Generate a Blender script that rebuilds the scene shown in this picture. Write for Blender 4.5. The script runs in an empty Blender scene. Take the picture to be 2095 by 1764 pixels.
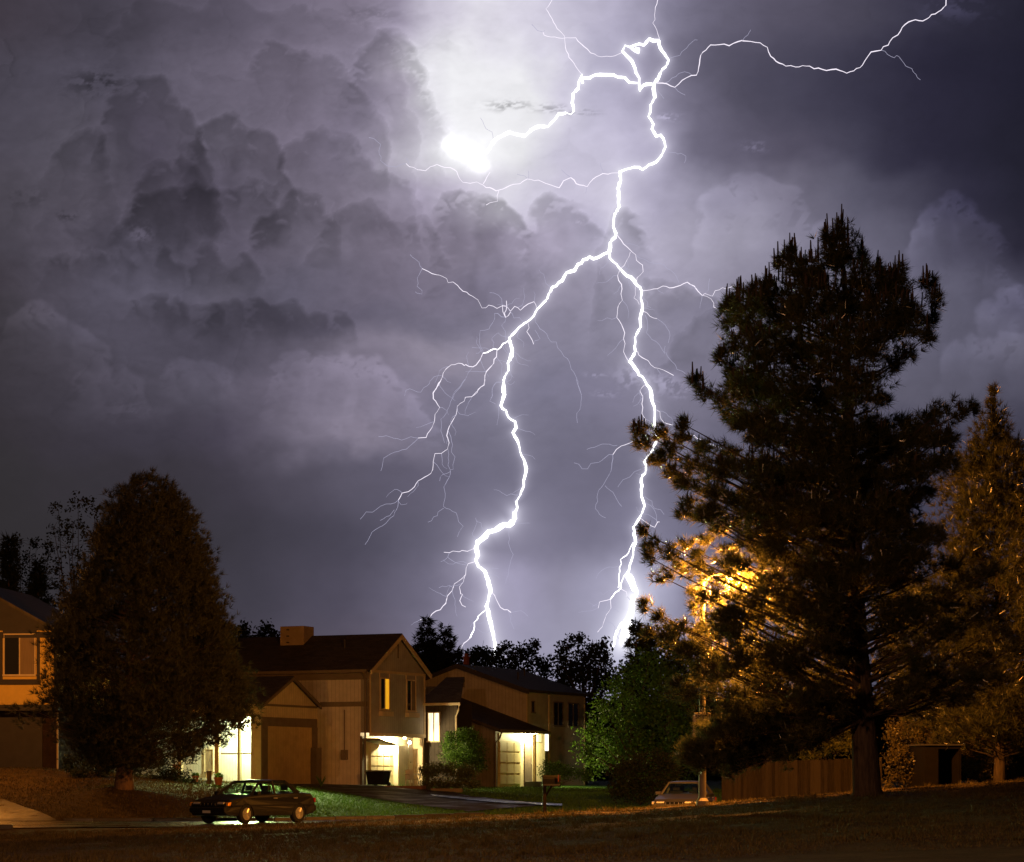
import bpy, math, random
from mathutils import Vector, Matrix
R = math.radians
random.seed(7)
scene = bpy.context.scene
COL = scene.collection
# ---------------------------------------------------------------- camera (level, with vertical shift, so the verticals stay upright)
FP, CX, HY, EYE = 5000.0, 1047.5, 1590.0, 1.5     # focal length, centre and horizon in 2095-wide picture units
cd = bpy.data.cameras.new('camera'); cam = bpy.data.objects.new('camera', cd); COL.objects.link(cam)
cam.location = (0, 0, EYE); cam.rotation_euler = (R(90), 0, 0)
cd.sensor_width = 36; cd.lens = 36*FP/2095; cd.shift_y = (HY-882)/2095; cd.clip_start = .5; cd.clip_end = 12000
scene.camera = cam
vs = scene.view_settings; vs.view_transform = 'Standard'; vs.look = 'None'; vs.exposure = 0; vs.gamma = 1; vs.use_curve_mapping = False
scene.cycles.max_bounces = 6; scene.cycles.transparent_max_bounces = 12; scene.cycles.use_denoising = True
scene.cycles.sample_clamp_indirect = 4
world = bpy.data.worlds.new('World'); scene.world = world; world.use_nodes = True
world.node_tree.nodes['Background'].inputs[0].default_value = (.02, .02, .03, 1); world.node_tree.nodes['Background'].inputs[1].default_value = .3

def P(X, Y, d): return Vector(((X-CX)/FP*d, d, EYE+(HY-Y)/FP*d))
def wx_(X, d): return (X-CX)/FP*d
def wz_(Y, d): return EYE+(HY-Y)/FP*d
# ---------------------------------------------------------------- materials
def nt(name):
    m = bpy.data.materials.new(name); m.use_nodes = True; t = m.node_tree; b = t.nodes['Principled BSDF']; return m, t, b
def ramp(t, fac, stops):
    r = t.nodes.new('ShaderNodeValToRGB'); e = r.color_ramp.elements
    e[0].position = stops[0][0]; e[0].color = (*stops[0][1], 1); e[1].position = stops[-1][0]; e[1].color = (*stops[-1][1], 1)
    for p, c in stops[1:-1]:
        n = e.new(p); n.color = (*c, 1)
    t.links.new(fac, r.inputs[0]); return r.outputs[0]
def noise(t, scale, detail=5, rough=.6, stretch=(1,1,1), co='Object'):
    tc = t.nodes.new('ShaderNodeTexCoord'); mp = t.nodes.new('ShaderNodeMapping'); mp.inputs['Scale'].default_value = stretch
    n = t.nodes.new('ShaderNodeTexNoise'); n.inputs['Scale'].default_value = scale; n.inputs['Detail'].default_value = detail; n.inputs['Roughness'].default_value = rough
    t.links.new(tc.outputs[co], mp.inputs[0]); t.links.new(mp.outputs[0], n.inputs['Vector']); return n.outputs['Fac']
def bump(t, b, h, strength=.4, dist=.02):
    n = t.nodes.new('ShaderNodeBump'); n.inputs['Strength'].default_value = strength; n.inputs['Distance'].default_value = dist
    t.links.new(h, n.inputs['Height']); t.links.new(n.outputs[0], b.inputs['Normal'])
def sc(c, k): return tuple(min(1, v*k) for v in c)
def surf(name, c, rough=.7, var=.25, scale=3, metal=0, bs=.3, bd=.01, stretch=(1,1,1), spec=.4):
    m, t, b = nt(name); f = noise(t, scale, stretch=stretch)
    t.links.new(ramp(t, f, [(.3, sc(c, 1-var)), (.7, sc(c, 1+var))]), b.inputs['Base Color'])
    b.inputs['Roughness'].default_value = rough; b.inputs['Metallic'].default_value = metal; b.inputs['Specular IOR Level'].default_value = spec if max(c) > .1 else .06
    if bs: bump(t, b, f, bs, bd)
    return m
def siding(name, c, pitch=.2, axis='X', var=.15, rough=.75, depth=.012):
    """painted board siding: grooves every `pitch` metres along the axis"""
    m, t, b = nt(name); f = noise(t, 2.2, 6, .65)
    tc = t.nodes.new('ShaderNodeTexCoord'); w = t.nodes.new('ShaderNodeTexWave'); w.wave_type = 'BANDS'; w.bands_direction = axis; w.wave_profile = 'SAW'
    w.inputs['Scale'].default_value = .314/pitch; t.links.new(tc.outputs['Object'], w.inputs['Vector'])
    mx = t.nodes.new('ShaderNodeMath'); mx.operation = 'GREATER_THAN'; mx.inputs[1].default_value = .9; t.links.new(w.outputs['Fac'], mx.inputs[0])
    col = ramp(t, f, [(.3, sc(c, 1-var)), (.7, sc(c, 1+var))])
    mc = t.nodes.new('ShaderNodeMix'); mc.data_type = 'RGBA'; t.links.new(mx.outputs[0], mc.inputs[0]); t.links.new(col, mc.inputs[6]); mc.inputs[7].default_value = (*sc(c, .62), 1)
    t.links.new(mc.outputs[2], b.inputs['Base Color']); b.inputs['Roughness'].default_value = rough; b.inputs['Specular IOR Level'].default_value = .3 if max(c) > .1 else .06
    iv = t.nodes.new('ShaderNodeMath'); iv.operation = 'SUBTRACT'; iv.inputs[0].default_value = 1; t.links.new(mx.outputs[0], iv.inputs[1])
    bump(t, b, iv.outputs[0], .6, depth); return m
def shingles(name, c, spec=.4):
    m, t, b = nt(name); tc = t.nodes.new('ShaderNodeTexCoord'); br = t.nodes.new('ShaderNodeTexBrick')
    br.inputs['Scale'].default_value = 1; br.inputs['Brick Width'].default_value = .32; br.inputs['Row Height'].default_value = .14; br.inputs['Mortar Size'].default_value = .008
    br.inputs['Color1'].default_value = (*sc(c, .75), 1); br.inputs['Color2'].default_value = (*sc(c, 1.3), 1); br.inputs['Mortar'].default_value = (*sc(c, .4), 1)
    t.links.new(tc.outputs['Object'], br.inputs['Vector']); t.links.new(br.outputs['Color'], b.inputs['Base Color']); b.inputs['Roughness'].default_value = .8
    bump(t, b, noise(t, 9), .5, .02); b.inputs['Specular IOR Level'].default_value = spec; return m
def glow(name, c, s):
    m, t, b = nt(name); b.inputs['Base Color'].default_value = (*c, 1); b.inputs['Emission Color'].default_value = (*c, 1); b.inputs['Emission Strength'].default_value = s; return m
def foliage(name, c1, c2, transl=.35, rough=.45, spec=.3, scale=1.2):
    m, t, b = nt(name); g = t.nodes.new('ShaderNodeNewGeometry'); f = noise(t, scale, 4)
    ad = t.nodes.new('ShaderNodeMath'); ad.operation = 'ADD'; t.links.new(g.outputs['Random Per Island'], ad.inputs[0]); t.links.new(f, ad.inputs[1])
    ml = t.nodes.new('ShaderNodeMath'); ml.operation = 'MULTIPLY'; ml.inputs[1].default_value = .5; t.links.new(ad.outputs[0], ml.inputs[0])
    col = ramp(t, ml.outputs[0], [(.2, c1), (.8, c2)])
    t.links.new(col, b.inputs['Base Color']); b.inputs['Roughness'].default_value = rough; b.inputs['Specular IOR Level'].default_value = spec
    tr = t.nodes.new('ShaderNodeBsdfTranslucent'); t.links.new(col, tr.inputs['Color'])
    mx = t.nodes.new('ShaderNodeMixShader'); mx.inputs[0].default_value = transl; out = t.nodes['Material Output']
    t.links.new(b.outputs[0], mx.inputs[1]); t.links.new(tr.outputs[0], mx.inputs[2]); t.links.new(mx.outputs[0], out.inputs['Surface']); return m
def glass(name, c=(.6,.7,.65), transp=.75, rough=.03):
    m, t, b = nt(name); out = t.nodes['Material Output']
    tr = t.nodes.new('ShaderNodeBsdfTransparent'); tr.inputs[0].default_value = (*c, 1); gl = t.nodes.new('ShaderNodeBsdfGlossy'); gl.inputs['Roughness'].default_value = rough
    lw = t.nodes.new('ShaderNodeLayerWeight'); pw = t.nodes.new('ShaderNodeMath'); pw.operation = 'POWER'; pw.inputs[1].default_value = 3; t.links.new(lw.outputs['Facing'], pw.inputs[0]); f = t.nodes.new('ShaderNodeMath'); f.operation = 'MULTIPLY_ADD'; f.inputs[1].default_value = .45; f.inputs[2].default_value = .04; t.links.new(pw.outputs[0], f.inputs[0])
    mx = t.nodes.new('ShaderNodeMixShader'); t.links.new(f.outputs[0], mx.inputs[0]); t.links.new(tr.outputs[0], mx.inputs[1]); t.links.new(gl.outputs[0], mx.inputs[2])
    t.links.new(mx.outputs[0], out.inputs['Surface']); return m
# ---------------------------------------------------------------- objects
def tag(o, label=None, cat=None, group=None, kind=None):
    if label: o['label'] = label
    if cat: o['category'] = cat
    if group: o['group'] = group
    if kind: o['kind'] = kind
    return o
def empty(name, loc, rz, label, cat, group=None):
    o = bpy.data.objects.new(name, None); COL.objects.link(o); o.location = loc; o.rotation_euler = (0, 0, rz); o.empty_display_size = .2
    return tag(o, label, cat, group)
def link(name, me, mat, parent=None):
    o = bpy.data.objects.new(name, me); COL.objects.link(o)
    if mat: me.materials.append(mat)
    if parent: o.parent = parent
    return o
def copy_tree(o, parent=None):
    c = o.copy(); COL.objects.link(c); c.parent = parent
    for ch in list(o.children): copy_tree(ch, c)
    return c
def mesh_np(name, V, F, mat, parent=None, smooth=False):
    """V (n,3) array, F (m,k) index array -> one mesh object"""
    me = bpy.data.meshes.new(name); V = np.ascontiguousarray(V, dtype=np.float32); F = np.ascontiguousarray(F, dtype=np.int32); m, k = F.shape
    me.vertices.add(len(V)); me.vertices.foreach_set('co', V.ravel()); me.loops.add(m*k); me.loops.foreach_set('vertex_index', F.ravel())
    me.polygons.add(m); me.polygons.foreach_set('loop_start', np.arange(m, dtype=np.int32)*k); me.polygons.foreach_set('loop_total', np.full(m, k, dtype=np.int32))
    if smooth: me.polygons.foreach_set('use_smooth', np.ones(m, dtype=bool))
    me.update(calc_edges=True); me.validate(); return link(name, me, mat, parent)
class MB:
    def __init__(s): s.v = []; s.f = []
    def add(s, vs, fs):
        n = len(s.v); s.v += [tuple(v) for v in vs]; s.f += [tuple(n+i for i in f) for f in fs]; return s
    def box(s, x0, x1, y0, y1, z0, z1, M=None):
        vs = [Vector((x, y, z)) for z in (z0, z1) for y in (y0, y1) for x in (x0, x1)]
        if M: vs = [M @ v for v in vs]
        return s.add(vs, [(0,2,3,1),(4,5,7,6),(0,1,5,4),(2,6,7,3),(0,4,6,2),(1,3,7,5)])
    def prism(s, pts, axis, lo, hi):
        """polygon in the plane across `axis` pushed from lo to hi; pts are (u,v): x-axis (y,z), y-axis (x,z), z-axis (x,y)"""
        def mk(u, v, w): return {'x':(w,u,v),'y':(u,w,v),'z':(u,v,w)}[axis]
        n = len(pts); s.add([mk(u,v,lo) for u,v in pts]+[mk(u,v,hi) for u,v in pts], [tuple(range(n))[::-1], tuple(range(n,2*n))]+[(i,(i+1)%n,n+(i+1)%n,n+i) for i in range(n)]); return s
    def tube(s, pts, rad, n=6, caps=True):
        pts = [Vector(p) for p in pts]; rad = rad if isinstance(rad, (list, tuple)) else [rad]*len(pts); vs = []; up = Vector((0,0,1))
        for i, p in enumerate(pts):
            d = (pts[min(i+1,len(pts)-1)]-pts[max(i-1,0)]); d = d.normalized() if d.length > 1e-9 else up
            a = d.cross(up if abs(d.z) < .9 else Vector((1,0,0))).normalized(); b = d.cross(a)
            vs += [p+(a*math.cos(t)+b*math.sin(t))*rad[i] for t in (2*math.pi*k/n for k in range(n))]
        fs = [(i*n+k, i*n+(k+1)%n, (i+1)*n+(k+1)%n, (i+1)*n+k) for i in range(len(pts)-1) for k in range(n)]
        if caps: fs += [tuple(range(n))[::-1], tuple(range((len(pts)-1)*n, len(pts)*n))]
        return s.add(vs, fs)
    def lathe(s, prof, c=(0,0,0), n=16, axis='z'):
        vs = []
        for r, h in prof:
            for k in range(n):
                t = 2*math.pi*k/n; u, v = r*math.cos(t), r*math.sin(t)
                vs.append((c[0]+u, c[1]+v, c[2]+h) if axis == 'z' else (c[0]+u, c[1]+h, c[2]+v))
        fs = [(i*n+k, i*n+(k+1)%n, (i+1)*n+(k+1)%n, (i+1)*n+k) for i in range(len(prof)-1) for k in range(n)]
        return s.add(vs, fs+[tuple(range(n))[::-1], tuple(range((len(prof)-1)*n, len(prof)*n))])
    def build(s, name, mat, parent=None, bevel=0, smooth=False, kind=None):
        me = bpy.data.meshes.new(name); me.from_pydata(s.v, [], s.f); me.update(); o = link(name, me, mat, parent)
        import bmesh
        bm = bmesh.new(); bm.from_mesh(me); bmesh.ops.recalc_face_normals(bm, faces=bm.faces); bm.to_mesh(me); bm.free()
        if smooth: me.polygons.foreach_set('use_smooth', [True]*len(me.polygons))
        if bevel:
            b = o.modifiers.new('bevel', 'BEVEL'); b.width = bevel; b.segments = 2; b.limit_method = 'ANGLE'; b.angle_limit = R(35)
        if kind: o['kind'] = kind
        return o
class Frame:
    """a building's own axes: a runs along the face turned to us, b runs back; hit() turns a picture point on one of its planes into local numbers"""
    def __init__(s, x, y, ang): s.o = Vector((x, y, 0)); s.ang = ang; s.a = Vector((math.cos(ang), math.sin(ang), 0)); s.b = Vector((-math.sin(ang), math.cos(ang), 0))
    def _ray(s, X, Y):
        c = -s.o; d = Vector(((X-CX)/FP, 1, (HY-Y)/FP)); return (c.dot(s.a), c.dot(s.b)), (d.dot(s.a), d.dot(s.b), d.z)
    def hb(s, X, Y, b):
        c, d = s._ray(X, Y); t = (b-c[1])/d[1]; return c[0]+t*d[0], EYE+t*d[2]
    def ha(s, X, Y, a):
        c, d = s._ray(X, Y); t = (a-c[0])/d[0]; return c[1]+t*d[1], EYE+t*d[2]
    def w(s, a, b, z): v = s.o+s.a*a+s.b*b; return Vector((v.x, v.y, z))
# ---------------------------------------------------------------- storm sky: cloud radiance as a function of direction
import numpy as np
SKY_ROWS = [
(-400,[(-600,62,56,64),(0,60,54,62),(700,110,102,118),(1100,175,168,188),(1500,90,86,102),(2095,36,34,48),(2700,30,29,42)]),
(20,[(-600,58,52,60),(0,62,56,64),(200,66,62,72),(500,92,86,100),(700,122,114,130),(800,152,144,162),(880,204,199,212),(960,222,219,227),(1080,216,212,225),(1250,182,177,197),(1350,132,128,148),(1450,108,104,122),(1600,88,84,100),(1750,74,71,86),(1900,54,52,68),(2095,34,33,46),(2700,30,29,42)]),
(150,[(-600,66,60,70),(0,70,66,76),(200,78,74,86),(400,98,92,106),(600,118,110,126),(740,142,134,152),(800,180,172,188),(850,214,212,218),(920,240,240,241),(1070,236,236,237),(1140,210,206,221),(1200,178,174,194),(1300,165,160,182),(1400,110,106,124),(1500,85,82,98),(1700,60,58,74),(1900,42,40,56),(2095,33,32,46),(2700,30,29,42)]),
(300,[(-600,66,60,68),(0,72,68,78),(150,80,76,86),(300,84,78,92),(450,104,98,112),(600,118,110,126),(700,132,124,142),(780,164,156,174),(850,206,202,212),(920,236,236,237),(1000,243,243,243),(1080,230,230,231),(1150,204,200,216),(1250,197,192,212),(1350,165,160,182),(1450,108,104,122),(1600,84,80,96),(1750,66,64,80),(1900,43,41,57),(2095,34,33,46),(2700,30,29,42)]),
(400,[(-600,64,58,66),(0,70,66,74),(200,84,79,90),(400,84,78,92),(550,100,94,108),(700,130,122,138),(850,160,152,170),(960,198,192,206),(1050,216,213,222),(1150,196,191,208),(1250,200,195,212),(1350,172,167,187),(1450,140,136,154),(1600,116,112,128),(1750,88,86,102),(1900,64,62,78),(2000,46,44,60),(2095,36,35,48),(2700,30,29,42)]),
(500,[(-600,60,54,62),(0,66,62,70),(150,80,75,86),(300,76,72,84),(500,92,86,100),(650,108,102,116),(800,124,116,132),(1000,148,140,158),(1120,176,168,188),(1250,172,167,187),(1350,175,170,188),(1500,150,146,162),(1700,112,109,126),(1900,82,80,96),(2000,62,60,75),(2095,42,40,54),(2700,32,31,44)]),
(600,[(-600,54,49,54),(0,62,57,64),(200,84,80,93),(350,90,86,100),(450,84,80,92),(600,88,84,98),(800,114,107,123),(1000,132,126,145),(1150,146,140,158),(1250,150,146,164),(1350,155,150,168),(1500,140,136,152),(1700,115,112,128),(1950,90,88,104),(2095,74,72,88),(2700,50,48,62)]),
(650,[(-600,52,47,52),(0,60,56,62),(200,78,74,86),(350,76,72,84),(560,72,68,80),(700,92,87,102),(850,112,107,123),(1000,128,123,141),(1250,142,138,156),(1400,136,132,150),(1950,92,90,106),(2095,84,82,98)]),
(710,[(-600,50,46,50),(0,58,54,60),(250,78,74,86),(450,74,70,82),(600,88,83,96),(750,122,115,130),(900,144,137,152),(1000,146,140,156),(1100,134,130,148),(1250,134,130,148),(1400,134,130,148),(1950,92,90,106),(2095,86,84,98)]),
(800,[(-600,48,44,47),(0,56,52,58),(200,68,64,74),(400,80,76,88),(550,96,90,104),(700,122,115,131),(800,128,121,138),(950,122,118,136),(1100,122,119,138),(1250,128,124,144),(1400,124,120,138),(1950,84,82,96),(2095,76,74,88)]),
(900,[(-600,47,43,45),(0,53,49,54),(300,62,58,68),(450,74,69,82),(600,104,98,112),(720,124,117,132),(850,114,109,125),(1000,112,109,126),(1200,115,112,130),(1400,112,109,127),(1950,70,68,84),(2095,62,60,74)]),
(970,[(-600,46,42,43),(0,52,49,52),(300,57,53,60),(500,64,60,70),(700,90,86,100),(850,96,92,108),(1000,106,103,121),(1200,110,107,125),(1400,106,103,121),(1950,64,62,78),(2095,56,54,68)]),
(1100,[(-600,45,41,42),(0,50,47,49),(300,54,51,56),(500,61,58,67),(700,74,71,84),(850,94,91,107),(950,112,108,126),(1050,124,120,140),(1200,112,109,128),(1300,126,123,144),(1450,96,93,112),(1950,58,56,72),(2095,50,48,62)]),
(1200,[(-600,45,41,42),(0,50,47,49),(500,65,62,72),(700,80,76,90),(850,108,104,122),(950,142,137,158),(1050,158,153,177),(1150,140,136,156),(1250,150,147,170),(1320,165,163,188),(1450,110,107,126),(2095,48,46,58)]),
(1320,[(-600,45,41,42),(0,50,47,50),(500,70,66,76),(700,86,80,93),(850,110,105,122),(950,138,134,154),(1030,158,154,176),(1100,152,149,170),(1200,146,143,163),(1280,170,170,194),(1400,130,127,148),(2095,50,48,60)]),
(1600,[(-600,42,39,40),(0,46,43,46),(700,74,70,82),(1050,120,116,134),(1400,110,107,124),(2095,44,42,54)]),
]
def _rand(n,seed): return np.random.RandomState(seed).rand(n,n).astype(np.float32)
_T = {}
def vnoise(x,y,seed):
    if seed not in _T: _T[seed]=_rand(256,seed)
    t=_T[seed]; xi=np.floor(x).astype(int); yi=np.floor(y).astype(int)
    fx=(x-xi); fy=(y-yi); fx=fx*fx*fx*(fx*(fx*6-15)+10); fy=fy*fy*fy*(fy*(fy*6-15)+10)
    a=t[yi&255,xi&255]; b=t[yi&255,(xi+1)&255]; c=t[(yi+1)&255,xi&255]; d=t[(yi+1)&255,(xi+1)&255]
    return (a*(1-fx)+b*fx)*(1-fy)+(c*(1-fx)+d*fx)*fy
def fbm(x,y,seed,octv=5,gain=.5):
    s=0;a=1;n=0
    for i in range(octv):
        c,q=math.cos(i*1.1),math.sin(i*1.1)
        s=s+a*vnoise(x*c-y*q+17*i,x*q+y*c+31*i,seed+i); n+=a; a*=gain; x=x*2.03; y=y*2.03
    return s/n
def puffs(x,y,seed):
    """rounded heaps: height of the nearest random dome"""
    if ('w',seed) not in _T: _T[('w',seed)]=(_rand(128,seed+900),_rand(128,seed+901),_rand(128,seed+902))
    ra,rb,rc=_T[('w',seed)]; xi=np.floor(x).astype(int); yi=np.floor(y).astype(int); h=np.zeros_like(x)
    for i in (-1,0,1):
        for j in (-1,0,1):
            cx=xi+i; cy=yi+j; px=cx+ra[cy&127,cx&127]; py=cy+rb[cy&127,cx&127]; r=.6+.5*rc[cy&127,cx&127]
            d=((x-px)**2+(y-py)**2)/(r*r); h=np.maximum(h,r*np.sqrt(np.clip(1-d,0,1)))
    return h
def billow(x,y,seed,octv=4,gain=.5):
    s=0;a=1
    for i in range(octv):
        s=s+a*puffs(x+13*i,y+7*i,seed+10*i); a*=gain; x=x*2.1; y=y*2.1
    return s
def sstep(a,b,x):
    t=np.clip((x-a)/(b-a),0,1); return t*t*(3-2*t)
# heaped cloud banks, back to front: (tone, softness on the side away from the flash, [(x,y,r)...], floor y or None, floor softness)
BANKS = [
 (.93,90,[(330,120,130),(480,110,120),(620,120,110),(740,140,90),(560,220,140),(420,230,90)],520,120),
 (.82,110,[(812,120,44),(838,165,40),(852,215,34),(842,262,36),(800,210,70),(790,300,66),(846,300,26),(770,130,60),(862,240,22),(800,90,36)],400,70),
 (.86,60,[(655,165,60),(700,230,66),(600,150,50),(640,260,60),(740,270,50),(560,110,40)],430,90),
 (.88,60,[(690,330,60),(650,300,46),(730,350,44),(610,340,50),(760,380,40),(800,360,36)],470,60),
 (.80,50,[(236,230,30),(262,275,56),(240,350,52),(300,200,44),(340,235,50),(290,330,80),(360,300,60),(255,430,60),(330,420,90)],505,30),
 (.82,24,[(168,272,22),(186,296,30),(140,292,22),(128,310,20),(158,345,34),(176,400,44),(150,330,34),(196,450,40)],500,40),
 (.80,40,[(440,262,24),(458,256,22),(425,280,22),(482,276,26),(520,300,34),(470,320,50),(550,340,44),(430,340,44),(400,310,26)],440,70),
 (.83,40,[(330,345,26),(356,334,24),(380,352,22),(320,390,44),(395,400,46),(300,420,40)],490,34),
 (.80,40,[(515,372,28),(496,362,18),(538,385,22),(480,410,40),(420,430,46),(350,440,56),(300,450,50),(260,470,36),(540,410,26),(400,400,30)],498,32),
 (.80,60,[(600,400,13),(618,398,17),(640,412,15),(656,410,9),(662,428,16),(612,430,30),(640,450,36),(590,450,36),(560,470,40)],530,40),
 (.86,60,[(700,440,20),(722,430,22),(750,432,20),(778,446,20),(740,470,46),(800,470,26),(840,474,22),(690,480,40),(880,470,20)],600,90),
 (.78,60,[(926,412,14),(944,406,18),(962,420,14),(990,424,20),(1018,426,20),(1042,440,22),(1060,466,22),(1072,500,18),(1000,480,60),(940,470,50),(1050,540,36),(970,540,60)],640,130),
 (.84,50,[(1128,420,26),(1160,424,26),(1186,448,26),(1200,480,22),(1150,470,44),(1206,520,30),(1170,540,50)],650,120),
 (.80,30,[(1268,446,18),(1286,454,20),(1296,480,18),(1276,490,24),(1302,520,20),(1312,560,20),(1280,560,50)],700,120),
 (.85,30,[(100,524,9),(118,520,12),(140,524,14),(168,512,14),(186,506,12),(210,514,16),(250,512,16),(290,510,18),(340,520,30),(420,525,34),(500,540,40),(130,552,14),(180,556,30),(260,560,36),(350,565,34),(110,574,8)],592,24),
 (.84,40,[(290,622,14),(330,618,22),(370,626,22),(420,640,26),(350,650,26)],670,30),
 (.85,60,[(440,640,26),(480,632,20),(540,628,34),(600,640,34),(650,655,26),(560,670,50),(470,670,40),(700,670,30)],700,36),
 (.88,34,[(1336,592,20),(1362,590,20),(1390,606,18),(1412,596,12),(1436,604,12),(1448,622,10),(1370,640,44),(1420,650,40)],700,40),
 (.90,40,[(1470,660,30),(1440,690,40),(1400,720,40),(1480,720,30)],800,60),
 (1.16,60,[(60,640,22),(90,626,16),(120,640,20),(40,655,20),(100,670,40),(160,700,40),(200,720,30)],790,50),
 (1.12,60,[(180,770,30),(220,758,24),(250,776,24),(280,800,22),(200,810,40)],880,50),
 (1.13,50,[(360,756,16),(384,748,16),(410,756,14),(436,752,16),(462,762,18),(400,780,30),(450,785,24)],820,16),
 (1.15,90,[(566,760,24),(588,742,24),(620,736,26),(660,744,30),(700,740,26),(740,750,26),(772,744,24),(806,764,24),(640,800,60),(720,820,60),(780,820,50),(700,880,60),(610,880,50),(780,890,50),(840,840,40)],950,14),
 (1.12,100,[(1520,400,40),(1560,388,40),(1610,410,36),(1650,440,34),(1690,470,30),(1560,450,70),(1480,430,50)],680,160),
 (1.30,60,[(1940,420,22),(1966,416,24),(1995,436,26),(2018,470,26),(2034,510,28),(2046,560,26),(1960,480,50),(1900,470,40)],640,60),
 (1.22,60,[(2040,612,20),(2064,600,24),(2095,604,30),(2020,640,24),(2070,660,50),(2130,660,60)],720,30),
 (1.16,70,[(1960,712,26),(1990,700,28),(2024,706,26),(2060,690,30),(2100,700,30),(2010,760,60),(2090,760,60)],860,70),
]
WISPS = [ # (x,y,rx,ry,tint, colour factor)
 (200,170,50,20,.62,1),(60,405,40,20,.86,1),(140,440,18,10,.72,1),(1040,216,42,9,.72,3),(1130,224,36,7,.76,3),(1185,230,30,5,.74,3),
 (1368,240,22,6,1.35,4),(1545,300,22,9,1.25,4),(1295,772,30,22,1.28,5),(1365,785,32,18,1.30,5),(1390,800,25,12,1.25,5),(1218,768,20,4,1.22,5),(1240,805,26,6,1.2,5),
 (1960,20,60,22,1.35,5),(760,30,50,16,.88,1),(290,475,25,16,1.3,6),(1190,455,10,4,1.2,1),(260,840,50,20,1.12,6),
]
def sky_srgb(X,Y,bolts=()):
    # domain warp breaks up every smooth edge
    wx=(fbm(X/130,Y/110,3,4)-.5); wy=(fbm(X/130+50,Y/110+9,7,4)-.5)
    Xw=X+wx*90; Yw=Y+wy*80
    keys=[r[0] for r in SKY_ROWS]; cols=[]
    for k,row in SKY_ROWS:
        xs=[p[0] for p in row]; cols.append(np.stack([np.interp(Xw,xs,[p[c] for p in row]) for c in (1,2,3)],-1))
    cols=np.stack(cols,0); yi=np.clip(np.searchsorted(keys,Yw)-1,0,len(keys)-2)
    k=np.array(keys,float); t=np.clip((Yw-k[yi])/(k[yi+1]-k[yi]),0,1); t=t*t*(3-2*t)
    idx=np.arange(Xw.size); C=cols.reshape(len(keys),-1,3); yf=yi.ravel(); tf=t.ravel()[:,None]
    rgb=(C[yf,idx]*(1-tf)+C[yf+1,idx]*tf).reshape(X.shape+(3,))
    lum=np.ones_like(X)
    def relief(h,sx=1.,sy=1.):
        return h
    # light comes from the flash at (960,310)
    lx=960-X; ly=300-Y; ln=np.sqrt(lx*lx+ly*ly)+120; lx/=ln; ly/=ln
    # broad heaped texture, relit from the flash
    amp=.10+.22*sstep(1500,300,X)*sstep(1020,700,Y)*sstep(-50,120,Y)
    amp=amp*sstep(1080,860,Y)+.02
    amp=amp*(1-.8*np.exp(-((X-985)/150)**2-((Y-240)/150)**2))
    def hfield(x,y): return billow(x/170+wx*1.1,y/115+wy*1.1,20,3,.45)+.5*fbm(x/90,y/50,60,4,.5)
    e=5.
    h0=hfield(X,Y); gx=(hfield(X+e,Y)-h0)/e; gy=(hfield(X,Y+e)-h0)/e
    sh=-(gx*(-lx)+gy*(-ly))*-1
    lum*=1+np.clip(-(gx*lx+gy*ly)*18,-1,1)*amp*.30
    lum*=1+amp*.22*np.clip(h0-h0.mean(),-1.5,1.5)
    # explicit cloud banks: cauliflower edges towards the flash, soft away from it
    wxb=(fbm(X/30,Y/26,33,3,.5)-.5); wyb=(fbm(X/30+9,Y/26+5,37,3,.5)-.5)
    wx2=(fbm(X/90,Y/70,43,3,.5)-.5); wy2=(fbm(X/90+9,Y/70+5,47,3,.5)-.5)
    cau2=billow(X/92+wxb*.2,Y/74+wyb*.2,47,2,.5); cau2=cau2-cau2.mean(); cau=billow(X/40+wxb*.4,Y/34+wyb*.4,41,3,.42); cau=cau-cau.mean()
    Xm=np.gradient(X,axis=1); Ym=np.gradient(Y,axis=0); Xm=np.where(np.abs(Xm)<1e-3,1,Xm); Ym=np.where(np.abs(Ym)<1e-3,-1,Ym)
    def gdot(f): return np.gradient(f,axis=1)/Xm*lx+np.gradient(f,axis=0)/Ym*ly
    hz=fbm(X/150,Y/80,55,3,.5)
    for (tone,away,cs,floor,fs) in BANKS:
        Xb=X+wxb*16+wx2*44; Yb=Y+wyb*14+wy2*36
        K=8.; acc=np.zeros_like(X); dsum=np.zeros_like(X)
        for cx,cy,r in cs:
            dn=np.clip(Yb-cy,0,None); d=np.sqrt((Xb-cx)**2+np.minimum(Yb-cy,0)**2+(dn*.12)**2); e_=np.exp(np.clip((r+np.minimum(dn,70)*.36-d)/K,-30,20)); acc+=e_; dsum+=e_*dn/r
        best=K*np.log(acc+1e-12)
        face=np.clip(-gdot(best),-1,1)
        sd=best+cau*11+cau2*17-4; dnm=dsum/(acc+1e-12)
        up=np.clip(-(np.gradient(best,axis=0)/Ym)*-1,-1,1)   # 1 where the edge faces upwards
        crisp=np.maximum(face,up*.8)
        if tone>1: crisp=np.maximum(crisp,up)
        soft=14+away*1.3*sstep(.45,-.4,crisp)
        m=sstep(-.15,1,sd/soft)
        if floor is not None: m=m*sstep(fs,-fs,Y-floor+wyb*fs*1.2+wy2*fs*1.5)
        depth=np.exp(-np.clip(sd,0,None)/(85 if tone<1 else 60)); m=m*(.34+.66*depth)*(.7+.6*hz)*(.25+.75*np.exp(-np.clip(dnm-.6,0,None)/1.1))
        lum*=1+m*(tone-1)*1.02
        if tone<1: lum*=1+.045*np.exp(-np.clip(-sd,0,None)/22)*(sd<0)*sstep(-.1,.6,crisp)*(1 if floor is None else sstep(fs,-fs,Y-floor))
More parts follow.
